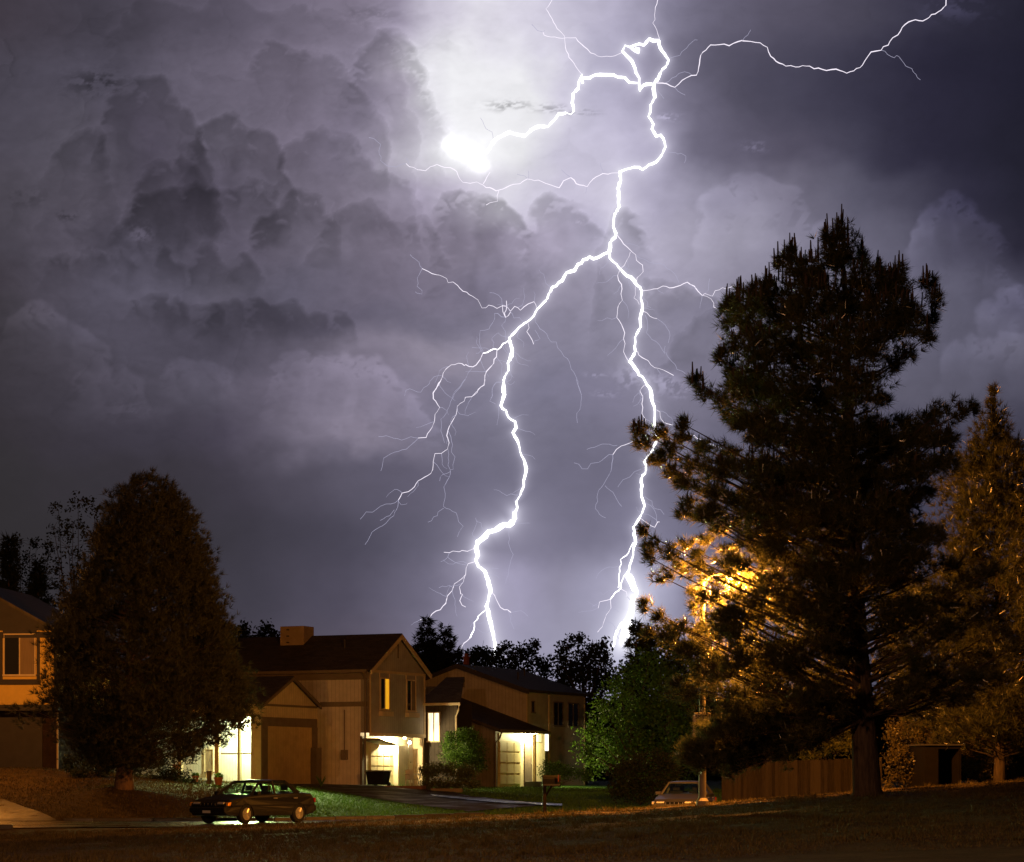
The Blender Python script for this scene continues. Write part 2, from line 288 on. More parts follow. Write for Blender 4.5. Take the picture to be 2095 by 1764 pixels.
    for (cx,cy,rx,ry,tn,s) in WISPS:
        n=fbm(X/(rx*.45),Y/(ry*.6),70+s,5,.62)
        d=((X-cx+wxb*10)/rx)**2+((Y-cy+wyb*10)/ry)**2
        m=np.exp(-d*.9)*sstep(.40,.62,n)
        lum*=1+m*(tn-1)
    fine=fbm(X/34,Y/20,90,5,.6)-.5
    lum*=1+fine*(.03+amp*.22)
    lum*=1-.02*sstep(950,150,X)
    rgb=rgb*lum[...,None]*np.array([1.0,.998,1.012])*(1+.05*sstep(1000,200,X)*sstep(1000,700,Y))[...,None]
    # blown flash core inside the cloud
    n=fbm(X/40,Y/36,101,5,.6)-.5
    def streak(ax,ay,bx,by,w):
        vx,vy=bx-ax,by-ay; t=np.clip(((X-ax)*vx+(Y-ay)*vy)/(vx*vx+vy*vy),0,1)
        return np.hypot(X-ax-t*vx,Y-ay-t*vy)/w+n*1.5
    core=1.2*np.exp(-streak(912,290,988,338,15)**2*1.1)+.25*np.exp(-streak(915,290,985,330,34)**2)
    rgb=rgb+(core*60)[...,None]
    # the sky lit sideways by the strokes
    if len(bolts):
        G=np.zeros_like(X); sel=(X>650)&(X<1700)&(Y<1750)
        xs=X[sel]; ys=Y[sel]; g=np.zeros_like(xs)
        for (ax,ay,bx,by,w) in bolts:
            vx,vy=bx-ax,by-ay; t=np.clip(((xs-ax)*vx+(ys-ay)*vy)/(vx*vx+vy*vy+1e-6),0,1)
            d=np.hypot(xs-ax-t*vx,ys-ay-t*vy)
            g=np.maximum(g,w*(.72*np.exp(-(d/(w*6.5)))+.17*np.exp(-d/(w*34))))
        G[sel]=g
        rgb=rgb+G[...,None]*np.array([96,95,108])*np.clip(1-rgb/262,0,1)*1.5
    return np.clip(rgb,0,None)
# ---------------------------------------------------------------- lightning channels: (tile, width, points) traced in tile units
TILE={1:(1100,0,.23866),2:(750,180,.2864),3:(1000,360,.2864),4:(840,520,.19093),5:(1160,560,.24943),6:(740,800,.24821),7:(1140,880,.2834),8:(860,1080,.19093),9:(1380,0,.37232)}
CH=[ # main channels
(1,1.0,[(0,1195),(35,1200),(80,1150),(150,1112),(235,1118),(290,1062),(330,1005),(395,998)]),
(2,1.0,[(955,500),(985,470),(1030,400),(1080,372),(1135,345),(1245,375),(1310,322),(1380,298),(1412,305)]),
(1,.45,[(395,998),(435,1012),(462,985)]),
(1,1.0,[(462,985),(448,910),(455,830),(500,785),(508,720),(530,660),(540,735)]),
(1,1.0,[(540,690),(600,690),(655,662),(770,662),(850,682),(915,688),(950,728),(1040,735)]),
(1,1.1,[(1040,735),(1040,800),(1075,755),(1170,745),(1195,700)]),
(1,1.0,[(1040,735),(1040,690),(1010,640),(975,540),(930,495),(892,452),(915,402),(960,418),(1038,465)]),
(1,1.1,[(960,418),(1040,388),(1080,400),(1130,345),(1165,362),(1215,358)]),
(1,1.2,[(1005,440),(1040,440)]),
(1,1.1,[(1215,358),(1215,395),(1245,455),(1300,530),(1275,590),(1225,650),(1195,720)]),
(1,1.1,[(1170,745),(1178,860),(1140,930),(1122,1030),(1165,1100),(1152,1140),(1190,1205),(1230,1195),(1272,1300),(1240,1370),(1190,1432),(1125,1458),(1070,1500),(1040,1480),(990,1478),(930,1495),(865,1525),(880,1590),(850,1676)]),
(3,1.15,[(1075,0),(1082,70),(1062,130),(1070,265),(1030,345),(1025,410),(1045,465),(1003,530),(995,600)]),
(3,1.0,[(995,600),(930,630),(880,650),(850,635),(765,690),(740,735),(680,752),(650,810),(575,860),(540,940),(465,1020),(440,1070),(370,1125),(330,1155),(260,1230),(280,1340),(265,1397)]),
(3,1.0,[(995,600),(1000,645),(1050,690),(1125,775),(1155,785),(1195,840),(1235,890),(1228,940),(1240,1010),(1222,1090),(1228,1150),(1185,1230),(1188,1330),(1150,1397)]),
(4,1.0,[(1240,1040),(1260,1150),(1230,1250),(1218,1370),(1175,1440),(1160,1520),(1165,1676)]),
(6,1.05,[(1295,0),(1305,110),(1275,225),(1340,325),(1395,360),(1405,410),(1378,455),(1415,520),(1440,620),(1470,680),(1490,760),(1478,830),(1470,900),(1440,985),(1405,1040),(1415,1090),(1385,1160),(1390,1205),(1350,1245),(1300,1235),(1225,1290),(1150,1320),(1100,1360),(1070,1380),(1062,1430),(1080,1500),(1058,1550)]),
(8,1.8,[(1180,0),(1180,70),(1120,145),(1065,140),(960,205),(890,220),(820,300),(775,330),(755,400),(775,480),(752,530)]),
(8,1.5,[(752,530),(780,600),(855,660),(890,760),(915,880),(868,1040),(895,1140),(930,1300),(950,1400),(965,1520),(975,1600)]),
(5,1.1,[(670,805),(720,870),(800,970),(845,1040),(860,1130),(885,1230),(885,1310),(905,1470)]),
(5,.9,[(905,1470),(870,1560),(800,1650),(812,1720)]),
(7,1.0,[(770,330),(785,390),(750,460),(752,590),(775,660),(745,735),(690,820),(705,900),(690,1000),(665,1100),(655,1180)]),
(7,2.0,[(655,1180),(680,1230),(715,1300),(690,1400),(650,1520),(660,1640),(665,1700)]),
(7,2.6,[(690,1340),(680,1440),(640,1540),(610,1680)]),
]
BR=[ # thinner branches; width in the same unit
(1,.32,[(270,0),(215,80),(315,255),(345,280),(380,320),(388,420),(420,510),(480,590),(525,650)]),
(1,.22,[(90,215),(140,270),(190,285),(205,270)]),(1,.3,[(190,285),(200,312),(260,328),(360,340),(400,335),(480,335),(550,410),(610,468),(705,503),(790,500),(890,465)]),
(1,.26,[(1203,0),(1180,100),(1160,205),(1195,265),(1220,345)]),
(1,.15,[(1300,520),(1400,490),(1415,460),(1460,425),(1530,352),(1555,355)]),
(1,.4,[(1195,735),(1245,735),(1355,772),(1420,710),(1500,668),(1545,665),(1565,600),(1583,490),(1670,398),(1790,390),(1835,405),(1870,385),(1950,358)]),
(1,.2,[(1270,735),(1390,650),(1440,635),(1480,645),(1505,665)]),
(1,.16,[(1955,355),(2000,310),(2025,265)]),(1,.1,[(1355,772),(1380,805),(1445,840)]),
(9,.42,[(500,232),(545,235),(600,243),(640,268),(660,320),(690,348),(745,375),(800,380),(880,375),(905,390),(975,400),(1030,392),(1090,415),(1130,402),(1180,368),(1210,320),(1228,295),(1285,285)]),
(9,.38,[(1285,285),(1350,215),(1380,198),(1405,155),(1440,125),(1540,110),(1625,58),(1652,30),(1653,0)]),
(9,.2,[(1285,285),(1360,328),(1372,315),(1385,320),(1425,375),(1460,390),(1490,440),(1508,453)]),
(1,.22,[(1280,1335),(1300,1345),(1360,1350),(1380,1362),(1410,1355),(1452,1380),(1440,1440)]),
(1,.1,[(1195,790),(1235,840),(1258,872)]),(1,.12,[(1020,490),(1030,540),(1022,640)]),
(2,.2,[(98,385),(135,392),(185,435),(172,480),(185,555),(235,595),(300,602),(335,582),(372,577)]),
(2,.34,[(372,577),(455,622),(515,630),(550,600),(600,583),(655,605),(700,607),(745,635),(790,715),(845,722),(893,712),(940,735),(1035,778)]),
(2,.36,[(1035,778),(1110,752),(1160,730),(1210,725),(1265,690),(1345,698),(1425,730),(1500,755),(1530,705),(1585,680),(1625,725),(1705,748),(1750,690),(1820,650),(1860,655),(1935,645)]),
(2,.3,[(1055,778),(1042,815),(1045,855),(990,865),(962,882)]),(2,.4,[(940,725),(965,680),(990,640)]),
(2,.12,[(1190,655),(1240,665),(1270,690)]),(2,.12,[(1275,690),(1272,630)]),(2,.2,[(1585,680),(1545,650),(1515,622)]),(2,.16,[(1825,645),(1805,595),(1805,570)]),
(2,.12,[(920,240),(960,320),(1005,345),(1015,400)]),(2,.12,[(1705,748),(1695,795)]),(2,.1,[(395,580),(372,535)]),
(4,.18,[(130,90),(230,175),(240,215),(265,245)]),(4,.18,[(265,245),(210,350),(220,410),(208,440),(262,485),(262,525),(205,515),(188,500)]),
(4,.26,[(265,245),(330,275),(420,312),(460,318),(535,355),(550,400),(605,392),(655,430),(715,495),(820,550),(880,590),(905,640),(925,680),(1000,648),(1050,660),(1090,685),(1150,655)]),
(4,.3,[(1150,655),(1195,660),(1240,715),(1285,662),(1320,675),(1350,705),(1435,635),(1500,610),(1530,680)]),
(4,.3,[(1195,600),(1198,660),(1185,780)]),(4,.3,[(1150,650),(1155,720),(1185,785),(1215,765),(1240,725)]),
(4,.2,[(1010,510),(1060,515),(1110,540),(1142,580),(1148,650)]),
(4,.22,[(1240,725),(1262,745),(1275,790),(1340,785),(1360,815),(1400,835)]),
(4,.22,[(1180,780),(1140,778),(1100,740),(1065,740),(1065,800),(1015,880),(1005,910),(905,930),(895,1050),(920,1130),(940,1160)]),
(4,.22,[(1190,785),(1180,830),(1142,870),(1185,940),(1185,1030),(1180,1110),(1225,1190)]),
(4,.5,[(1225,1030),(1155,1075),(1100,1140),(1060,1130),(985,1170),(935,1180)]),
(4,.4,[(935,1180),(905,1250),(860,1310),(825,1330),(780,1325),(745,1305),(730,1315),(705,1295),(585,1308),(530,1350),(495,1400),(490,1435),(465,1490),(445,1510),(420,1570),(385,1620),(388,1676)]),
(4,.36,[(1090,1145),(1085,1220),(1030,1320),(975,1380),(955,1470),(945,1530),(880,1580),(875,1610),(810,1660),(745,1665),(735,1676)]),
(4,.14,[(815,1115),(920,1122),(1050,1135)]),(4,.14,[(860,1180),(885,1180),(920,1145)]),
(4,.16,[(480,1425),(395,1440),(350,1490),(345,1515),(280,1560),(250,1610),(125,1572),(85,1590),(70,1650)]),
(4,.14,[(815,1345),(770,1400),(740,1470),(690,1550),(625,1620),(605,1676)]),
(4,.2,[(1510,780),(1515,835),(1565,910),(1640,965),(1690,1055),(1745,1055),(1760,1120),(1800,1160),(1830,1215),(1865,1235)]),
(4,.15,[(1865,1235),(1900,1310),(1940,1390),(1985,1490),(2000,1580),(2025,1640)]),
(4,.26,[(1435,850),(1445,900),(1420,940),(1460,1000),(1495,1080)]),(4,.2,[(1495,1075),(1510,1040),(1545,1035),(1565,1020),(1535,960),(1510,925)]),
(4,.18,[(1255,1260),(1275,1290),(1250,1330),(1240,1400),(1258,1430),(1240,1475),(1190,1500)]),(4,.18,[(1150,1500),(1090,1495),(1050,1545),(1035,1600),(1042,1650),(1020,1676)]),
(3,.32,[(1050,470),(1100,540),(1130,565),(1165,600)]),(3,.3,[(1150,600),(1125,660),(1105,700),(1080,720)]),
(3,.24,[(1165,600),(1190,620),(1195,660),(1240,695),(1245,745),(1200,790),(1195,830)]),
(3,.16,[(1195,625),(1245,650),(1290,675),(1400,695),(1450,735),(1490,780),(1508,825)]),
(3,.38,[(1240,885),(1350,870),(1390,850),(1465,862),(1570,822),(1620,850),(1650,890),(1680,920)]),
(3,.3,[(1680,920),(1700,905),(1755,925),(1775,885),(1830,862),(1850,870),(1915,842),(1925,900),(1950,915)]),
(3,.24,[(1680,918),(1745,945),(1765,975),(1765,1005),(1795,1020)]),(3,.22,[(1700,905),(1725,880),(1728,830),(1735,795)]),
(5,.34,[(600,30),(572,85),(605,160),(600,240),(612,295),(575,350),(565,440),(605,500),(632,570),(622,620),(635,660),(622,730),(645,780),(665,810)]),
(5,.24,[(722,180),(722,250),(710,275),(755,330)]),(5,.2,[(785,270),(825,310),(822,345),(855,358)]),
(5,.24,[(785,385),(845,430),(905,450)]),(5,.18,[(905,450),(950,480),(990,530),(1015,590),(1000,655)]),
(5,.2,[(805,420),(825,495),(815,570),(860,625),(925,670),(945,705),(970,745),(975,680)]),(5,.13,[(980,735),(1010,790),(1060,840),(1075,880),(1120,895),(1155,925)]),
(5,.28,[(740,725),(780,780),(830,805),(885,865),(960,885),(1000,905),(1045,930)]),(5,.14,[(905,875),(935,915)]),
(5,.22,[(705,880),(720,940),(800,1000)]),(5,.3,[(800,1010),(760,1060),(785,1110),(785,1200),(778,1250),(810,1300),(800,1365)]),(5,.16,[(755,1075),(715,1110),(700,1160)]),
(5,.22,[(810,1300),(850,1320)]),(5,.2,[(800,1010),(830,1060),(845,1110)]),(5,.28,[(900,1220),(930,1240),(940,1300),(965,1330),(1040,1350)]),
(5,.38,[(1190,1430),(1300,1490),(1440,1540),(1470,1570)]),
(6,.32,[(770,0),(745,50),(700,110),(700,165),(755,240),(715,300),(710,360),(690,410),(640,495),(570,500)]),
(6,.2,[(570,500),(510,488),(430,518),(300,480),(235,488)]),(6,.2,[(570,505),(510,560),(470,595),(370,620),(280,670),(255,780)]),
(6,.32,[(1140,0),(1135,50),(1080,95),(1030,148),(975,152),(905,230),(895,300),(855,370),(825,435),(815,480),(835,540),(820,595),(770,630),(715,632)]),
(6,.3,[(715,632),(700,700),(695,770),(680,800),(630,830),(570,865),(540,915),(490,955),(435,968),(405,1025)]),
(6,.2,[(405,1025),(340,1060),(300,1060),(250,1080),(185,1130),(130,1128),(80,1190)]),(6,.2,[(405,1025),(400,1080),(365,1160),(270,1245),(180,1300),(160,1340),(120,1405)]),
(6,.1,[(370,1110),(330,1160),(250,1200)]),
(6,.14,[(970,0),(930,60),(870,130),(840,225),(810,290),(765,340),(765,440),(795,540)]),
(6,.22,[(825,435),(850,490),(865,560),(855,620),(885,660),(870,765),(845,770),(825,730),(832,640),(825,595)]),
(6,.2,[(845,775),(845,810),(790,915),(802,970),(785,1080),(895,1135),(915,1210),(955,1250),(920,1300),(905,1340)]),(6,.14,[(790,1095),(740,1130),(735,1160),(655,1215)]),(6,.12,[(845,785),(780,810),(755,865)]),
(6,.2,[(1280,25),(1230,30),(1200,80),(1200,150),(1180,185),(1230,210)]),
(6,.14,[(1915,0),(1945,80),(1958,130),(1955,220),(1920,290),(1925,370)]),
(8,.26,[(740,400),(660,435),(600,425),(570,440),(500,432),(460,450),(400,445)]),(8,.2,[(460,450),(440,500),(480,530),(560,570),(645,585)]),(8,.14,[(435,505),(365,550)]),
(8,.4,[(745,550),(665,572),(645,620),(640,690),(600,735),(515,795),(490,870),(440,925),(420,1010),(360,1080),(310,1095),(240,1165),(195,1210),(140,1190)]),
(8,.3,[(640,690),(615,770),(570,830),(585,905),(605,910),(575,980),(600,1030),(640,1050)]),(8,.14,[(490,830),(460,810),(345,838)]),
(8,.36,[(930,890),(975,960),(1025,1055),(1065,1080),(1100,1080),(1140,1110)]),(8,.2,[(1140,1110),(1250,1090),(1325,1150)]),(8,.16,[(1140,1110),(1130,1200),(1175,1295)]),
(8,.5,[(865,1080),(780,1150),(770,1185),(735,1220),(728,1310),(690,1390)]),(8,.4,[(690,1390),(620,1450),(590,1520),(530,1590),(510,1640)]),(8,.16,[(775,1155),(720,1220),(690,1270)]),
(8,.2,[(890,660),(940,620),(1005,628)]),(8,.14,[(1110,180),(1125,380),(1165,470),(1140,530),(1110,700),(1080,790)]),(8,.22,[(830,240),(810,120),(760,105),(750,65)]),
(7,.28,[(705,140),(680,185),(600,215),(565,240),(538,280)]),(7,.2,[(538,280),(510,278),(460,320),(375,345),(350,385),(310,385),(285,350),(250,340)]),
(7,.22,[(538,280),(530,370),(510,430),(470,500),(425,570),(408,680),(440,725),(485,750)]),(7,.12,[(480,510),(540,560),(605,665)]),(7,.1,[(570,210),(460,200),(345,240)]),
(7,.2,[(750,385),(700,405),(665,445),(615,465),(575,520)]),(7,.2,[(775,590),(830,625),(850,680),(895,690),(920,725)]),(7,.2,[(775,630),(840,680),(865,740),(862,780)]),
(7,.3,[(750,755),(800,790),(850,820),(872,780),(885,780)]),
(7,.5,[(690,935),(655,1010),(595,1060),(590,1150),(580,1270)]),(7,.5,[(650,1140),(610,1210),(600,1270),(540,1330),(520,1355)]),(7,.3,[(520,1355),(440,1375),(430,1420)]),(7,.16,[(435,1385),(385,1410)]),
(7,.3,[(520,1355),(525,1420),(480,1500),(460,1560),(425,1600)]),(7,.22,[(510,1360),(485,1430)]),(7,.22,[(580,1110),(480,1125),(430,1165),(415,1200)]),(7,.3,[(600,1280),(640,1300),(645,1335)]),
(7,.9,[(655,1480),(600,1540),(560,1620),(540,1710)]),
]
def native(tile,pts):
    ox,oy,s=TILE[tile]; return [(ox+x*s,oy+y*s) for x,y in pts]
# ---------------------------------------------------------------- sky dome
segs = [(a[0]*.97, a[1]*.97, b[0]*.97, b[1]*.97, w) for t_, w, p_ in CH for n_ in [native(t_, p_)] for a, b in zip(n_, n_[1:])]
azs = np.concatenate([np.linspace(-180, -24, 50), np.linspace(-23, -13.2, 40), np.linspace(-13, 13, 860), np.linspace(13.2, 23, 40), np.linspace(24, 180, 50)])
els = np.concatenate([np.linspace(-3, -.3, 6), np.linspace(0, 3, 40), np.linspace(3.03, 18.6, 560), np.linspace(19, 30, 40), np.linspace(32, 89.9, 40)])
AZ, EL = np.meshgrid(np.radians(azs), np.radians(els))
azc = np.clip(AZ, -.42, .42); Xs = CX+FP*(np.tan(azc)+(AZ-azc)); elc = np.clip(EL, -.1, .55)
Ys = HY-FP*(np.tan(elc)/np.cos(azc)+(EL-elc)*1.2)
srgb = sky_srgb(Xs.astype(np.float32), Ys.astype(np.float32), segs)/255.
lin = np.where(srgb <= .04045, srgb/12.92, ((np.clip(srgb, 0, 3)+.055)/1.055)**2.4)
fade = (1-.8*sstep(math.radians(20), math.radians(34), EL))*(1-.8*sstep(math.radians(15), math.radians(32), np.abs(AZ))); lin = lin*fade[..., None]   # the storm stands only in front; overhead and behind the cloud is dark
RS = 4400.0
V = np.stack([RS*np.cos(EL)*np.sin(AZ), RS*np.cos(EL)*np.cos(AZ), EYE+RS*np.sin(EL)], -1).reshape(-1, 3)
h_, w_ = AZ.shape; I = (np.arange(h_-1)[:, None]*w_+np.arange(w_-1)[None]).ravel()
F_ = np.stack([I, I+w_, I+w_+1, I+1], -1)
m, t, b = nt('storm_cloud_light'); at = t.nodes.new('ShaderNodeAttribute'); at.attribute_name = 'radiance'
em = t.nodes.new('ShaderNodeEmission'); t.links.new(at.outputs['Color'], em.inputs[0]); t.links.new(em.outputs[0], t.nodes['Material Output'].inputs['Surface'])
try: m.cycles.emission_sampling = 'NONE'
except Exception: pass
sky = mesh_np('sky', V, F_, m, smooth=True); tag(sky, kind='structure')
ca = sky.data.attributes.new('radiance', 'FLOAT_COLOR', 'POINT'); ca.data.foreach_set('color', np.concatenate([lin, np.ones(lin.shape[:2]+(1,))], -1).astype(np.float32).ravel())
# ---------------------------------------------------------------- lightning
DB = 3850.0
bolt = empty('lightning_bolt', P(1290, 1320, DB), 0, 'forked white lightning bolt striking down behind the trees in two channels', 'lightning')
def bolt_mat(name, c, s):
    m, t, b = nt(name); e = t.nodes.new('ShaderNodeEmission'); e.inputs[0].default_value = (*c, 1); e.inputs[1].default_value = s
    t.links.new(e.outputs[0], t.nodes['Material Output'].inputs['Surface'])
    try: m.cycles.emission_sampling = 'NONE'
    except Exception: pass
    return m
MB_HOT = bolt_mat('stroke_hot', (1, .98, 1), 3.2); MB_MID = bolt_mat('stroke_mid', (.95, .88, 1), 1.15); MB_DIM = bolt_mat('stroke_dim', (.72, .7, .95), .62)
rb = np.random.RandomState(5); loc0 = bolt.location.copy()
def stroke(pts, w, seed):
    pts = [(x*.97, y*.97) for x, y in pts]; out = [pts[0]]
    for (ax, ay), (bx, by) in zip(pts, pts[1:]):
        L = math.hypot(bx-ax, by-ay); k = max(1, int(L/7)); nx, ny = -(by-ay)/(L+1e-6), (bx-ax)/(L+1e-6)
        for i in range(1, k):
            u = i/k; j = rb.randn()*min(1.1, L*.05); out.append((ax+(bx-ax)*u+nx*j, ay+(by-ay)*u+ny*j))
        out.append((bx, by))
    return out
def stroke_mesh(mb, pts, w, taper=False):
    P3 = []; r = []; n = len(pts)
    for i, (x, y) in enumerate(pts):
        P3.append(P(x, y, DB+6*math.sin(x*.05+y*.03))-loc0)
        k = w*(2.45 if w > .6 else 2.0)*(.85+.3*rb.rand())*(1+.28*math.sin(x*.043+y*.071)+.14*math.sin(x*.17-y*.13)); k *= (1-.55*i/(n-1)) if taper else 1
        r.append(max(k, .36)*DB/FP)
    mb.tube(P3, r, 6)
for t_, w, p_ in CH:
    mb = MB(); stroke_mesh(mb, stroke(native(t_, p_), w, 0), w); mb.build('channel', MB_HOT, bolt)
brs = sorted(BR, key=lambda q: -(q[1]*sum(math.dist(a, b) for a, b in zip(native(q[0], q[2]), native(q[0], q[2])[1:]))))
small = MB()
for i, (t_, w, p_) in enumerate(brs):
    mb = MB() if i < 96 else small
    stroke_mesh(mb, stroke(native(t_, p_), w, 0), w, taper=w < .24)
    if i < 96: mb.build('branch', MB_HOT if w > .45 else (MB_MID if w >= .24 else MB_DIM), bolt)
# hair-thin forks leaving the channels
for t_, w, p_ in CH[10:]+[q for q in BR if q[1] > .28]:
    pts = [(x*.97, y*.97) for x, y in native(t_, p_)]
    for (ax, ay), (bx, by) in zip(pts, pts[1:]):
        if rb.rand() < .34 and by > 470:
            ang = math.atan2(by-ay, bx-ax)+rb.choice([-1, 1])*rb.uniform(.5, 1.3); x, y = bx, by; f = [(x, y)]
            for k in range(rb.randint(3, 8)): L = rb.uniform(4, 11); x += math.cos(ang)*L; y += math.sin(ang)*L; ang += rb.randn()*.45; f.append((x, y))
            small.tube([P(x, y, DB)-loc0 for x, y in f], [(.42*(1-.6*i/(len(f)-1)))*DB/FP for i in range(len(f))], 4)
if small.v: small.build('branch', MB_DIM, bolt, kind='stuff')
# ---------------------------------------------------------------- terrain
TR = [
(-10, [(-40,-.1),(0,0),(40,.1)]), (30, [(-20,-.35),(0,.15),(12,.5),(30,.6)]), (50, [(-20,-.3),(-8,.1),(0,.32),(8,.75),(14,1.0),(30,1.0)]),
(68, [(-30,-.3),(-14.2,-.2),(-9,.10),(-5.5,.22),(-.6,.44),(3.4,.60),(5.9,.80),(10.2,1.14),(14.2,1.38),(30,1.5)]),
(71, [(-30,-.02),(-14,0),(-9,.02),(-5.5,.08),(-2,.2),(.5,.38),(3.4,.56),(5.3,.72),(6.5,.82),(10.2,1.1),(14.2,1.36),(30,1.5)]),
(74, [(-30,0),(-5.5,0),(-2,.02),(.5,.08),(3.4,.2),(5.3,.66),(6.5,.74),(10.2,1.0),(14.2,1.3),(30,1.5)]),
(82, [(-30,0),(-14,0),(-3,0),(2,.02),(5,.06),(9,.2),(14,.8),(30,1)]),
(88, [(-30,.75),(-19,.6),(-17,.66),(-14.5,1.18),(-12.5,.9),(-10,.42),(-6,.28),(-2,.2),(2,.15),(5,.1),(8,.1),(11,.3),(15,.8),(30,1)]),
(97, [(-30,1.9),(-19,1.85),(-15,1.45),(-12,1.0),(-8,.76),(-4,.6),(0,.5),(5,.35),(12,.4),(30,1)]),
(108, [(-30,1.9),(-19,1.8),(-14,1.32),(-10,1.16),(-6,1.08),(-3,.9),(0,.8),(5,.7),(20,.8),(40,1)]),
(130, [(-30,1.9),(-10,1.2),(0,1.05),(3,1.05),(10,.9),(40,1)]), (200, [(-60,1.2),(60,1.2)]), (4000, [(-60,1.2),(60,1.2)])]
TK = np.array([r[0] for r in TR], float)
def tz(x, y):
    x = np.asarray(x, float); y = np.asarray(y, float)
    rows = np.stack([np.interp(x, [p[0] for p in r[1]], [p[1] for p in r[1]]) for r in TR], 0)
    i = np.clip(np.searchsorted(TK, y)-1, 0, len(TK)-2); t = np.clip((y-TK[i])/(TK[i+1]-TK[i]), 0, 1)
    a = np.take_along_axis(rows, i[None], 0)[0]; b = np.take_along_axis(rows, (i+1)[None], 0)[0]
    return a*(1-t)+b*t
def gz(x, y): return float(tz(np.array([x]), np.array([y]))[0])
def ghit(X, Y, y0=30., y1=200.):
    """where the picture point meets the ground"""
    ys = np.linspace(y0, y1, 3000); xs = (X-CX)/FP*ys; zz = EYE+(HY-Y)/FP*ys; k = np.argmax(zz < tz(xs, ys)); return float(xs[k]), float(ys[k])
def on(X, d): x = wx_(X, d); return Vector((x, d, gz(x, d)))
M_GRASS_G = None
m, t, b = nt('mown_grass'); f = noise(t, 1.3, 8, .7); f2 = noise(t, 14, 6, .8)
ad = t.nodes.new('ShaderNodeMath'); ad.operation = 'ADD'; t.links.new(f, ad.inputs[0]); t.links.new(f2, ad.inputs[1]); hf = t.nodes.new('ShaderNodeMath'); hf.operation = 'MULTIPLY'; hf.inputs[1].default_value = .5; t.links.new(ad.outputs[0], hf.inputs[0])
green = ramp(t, hf.outputs[0], [(.36, (.016,.046,.006)), (.5, (.036,.095,.012)), (.64, (.065,.14,.022))]); dry = ramp(t, hf.outputs[0], [(.36, (.034,.022,.010)), (.5, (.075,.050,.022)), (.64, (.14,.095,.042))])
tc = t.nodes.new('ShaderNodeTexCoord'); sx = t.nodes.new('ShaderNodeSeparateXYZ'); t.links.new(tc.outputs['Object'], sx.inputs[0]); mr = t.nodes.new('ShaderNodeMapRange'); mr.inputs[1].default_value = 73; mr.inputs[2].default_value = 79; t.links.new(sx.outputs['Y'], mr.inputs[0])
mr2 = t.nodes.new('ShaderNodeMapRange'); mr2.inputs[1].default_value = -12; mr2.inputs[2].default_value = -8; t.links.new(sx.outputs['X'], mr2.inputs[0]); mm = t.nodes.new('ShaderNodeMath'); mm.operation = 'MULTIPLY'; t.links.new(mr.outputs[0], mm.inputs[0]); t.links.new(mr2.outputs[0], mm.inputs[1])
mc = t.nodes.new('ShaderNodeMix'); mc.data_type = 'RGBA'; t.links.new(mm.outputs[0], mc.inputs[0]); t.links.new(dry, mc.inputs[6]); t.links.new(green, mc.inputs[7]); t.links.new(mc.outputs[2], b.inputs['Base Color']); b.inputs['Roughness'].default_value = .85; b.inputs['Specular IOR Level'].default_value = .15; bump(t, b, hf.outputs[0], 1, .08)
M_LAWN = m
xs = np.concatenate([[-4000,-1500,-500,-200,-100,-60], np.arange(-40, 40.1, .4), [60,100,200,500,1500,4000]]); ys = np.concatenate([[-60,-20,0,10,20], np.arange(28, 141, .4), np.arange(145,200,8), [220,300,500,1000,2000,3950]])
GX, GY = np.meshgrid(xs, ys); GZ = tz(GX, GY)+np.where((GY > 20) & (GY < 69), (fbm(GX*.9, GY*.5, 120, 4)-.5)*.05, 0)*(np.abs(GX) < 40)
gh, gw = GX.shape; I = (np.arange(gh-1)[:, None]*gw+np.arange(gw-1)[None]).ravel()
g = mesh_np('ground', np.stack([GX, GY, GZ], -1).reshape(-1, 3), np.stack([I, I+1, I+gw+1, I+gw], -1), M_LAWN, smooth=True); tag(g, kind='structure')
def asphalt(name, c, rough=.5, spec=.5):
    m, t, b = nt(name); f = noise(t, 30, 8, .8); f2 = noise(t, .7, 5, .7)
    t.links.new(ramp(t, f, [(.3, sc(c, .7)), (.7, sc(c, 1.3))]), b.inputs['Base Color'])
    r = t.nodes.new('ShaderNodeMapRange'); r.inputs[1].default_value = .42; r.inputs[2].default_value = .62; r.inputs[3].default_value = rough*.45; r.inputs[4].default_value = rough; t.links.new(f2, r.inputs[0]); t.links.new(r.outputs[0], b.inputs['Roughness'])
    b.inputs['Specular IOR Level'].default_value = spec; bump(t, b, f, .35, .01); return m
PAVED = []
def ribbon(name, near, far, mat, lift=.02, n=60, m_=10, kind='structure', world=False):
    """a paved sheet draped over the terrain between two edges given as picture points (or ground points)"""
    def rs(pl):
        pl = [Vector((*(p if world else ghit(*p)), 0)) for p in pl]; L = [0]
        for a, c in zip(pl, pl[1:]): L.append(L[-1]+(c-a).length)
        u = np.linspace(0, L[-1], n); return np.stack([np.interp(u, L, [p.x for p in pl]), np.interp(u, L, [p.y for p in pl])], -1)
    A, B = rs(near), rs(far); PAVED.append(np.concatenate([A, B[::-1]])); T = np.linspace(0, 1, m_)[:, None, None]; G = A[None]*(1-T)+B[None]*T
    V = np.concatenate([G, (tz(G[..., 0], G[..., 1])+lift)[..., None]], -1).reshape(-1, 3); I = (np.arange(m_-1)[:, None]*n+np.arange(n-1)[None]).ravel()
    o = mesh_np(name, V, np.stack([I, I+1, I+n+1, I+n], -1), mat); tag(o, kind=kind); return o
M_ROAD = asphalt('wet_asphalt', (.05,.05,.052), .42, .6); M_CONC = asphalt('old_concrete', (.042,.035,.030), .6, .4); M_DRIVE = asphalt('dark_drive', (.06,.052,.045), 1.0, .05)
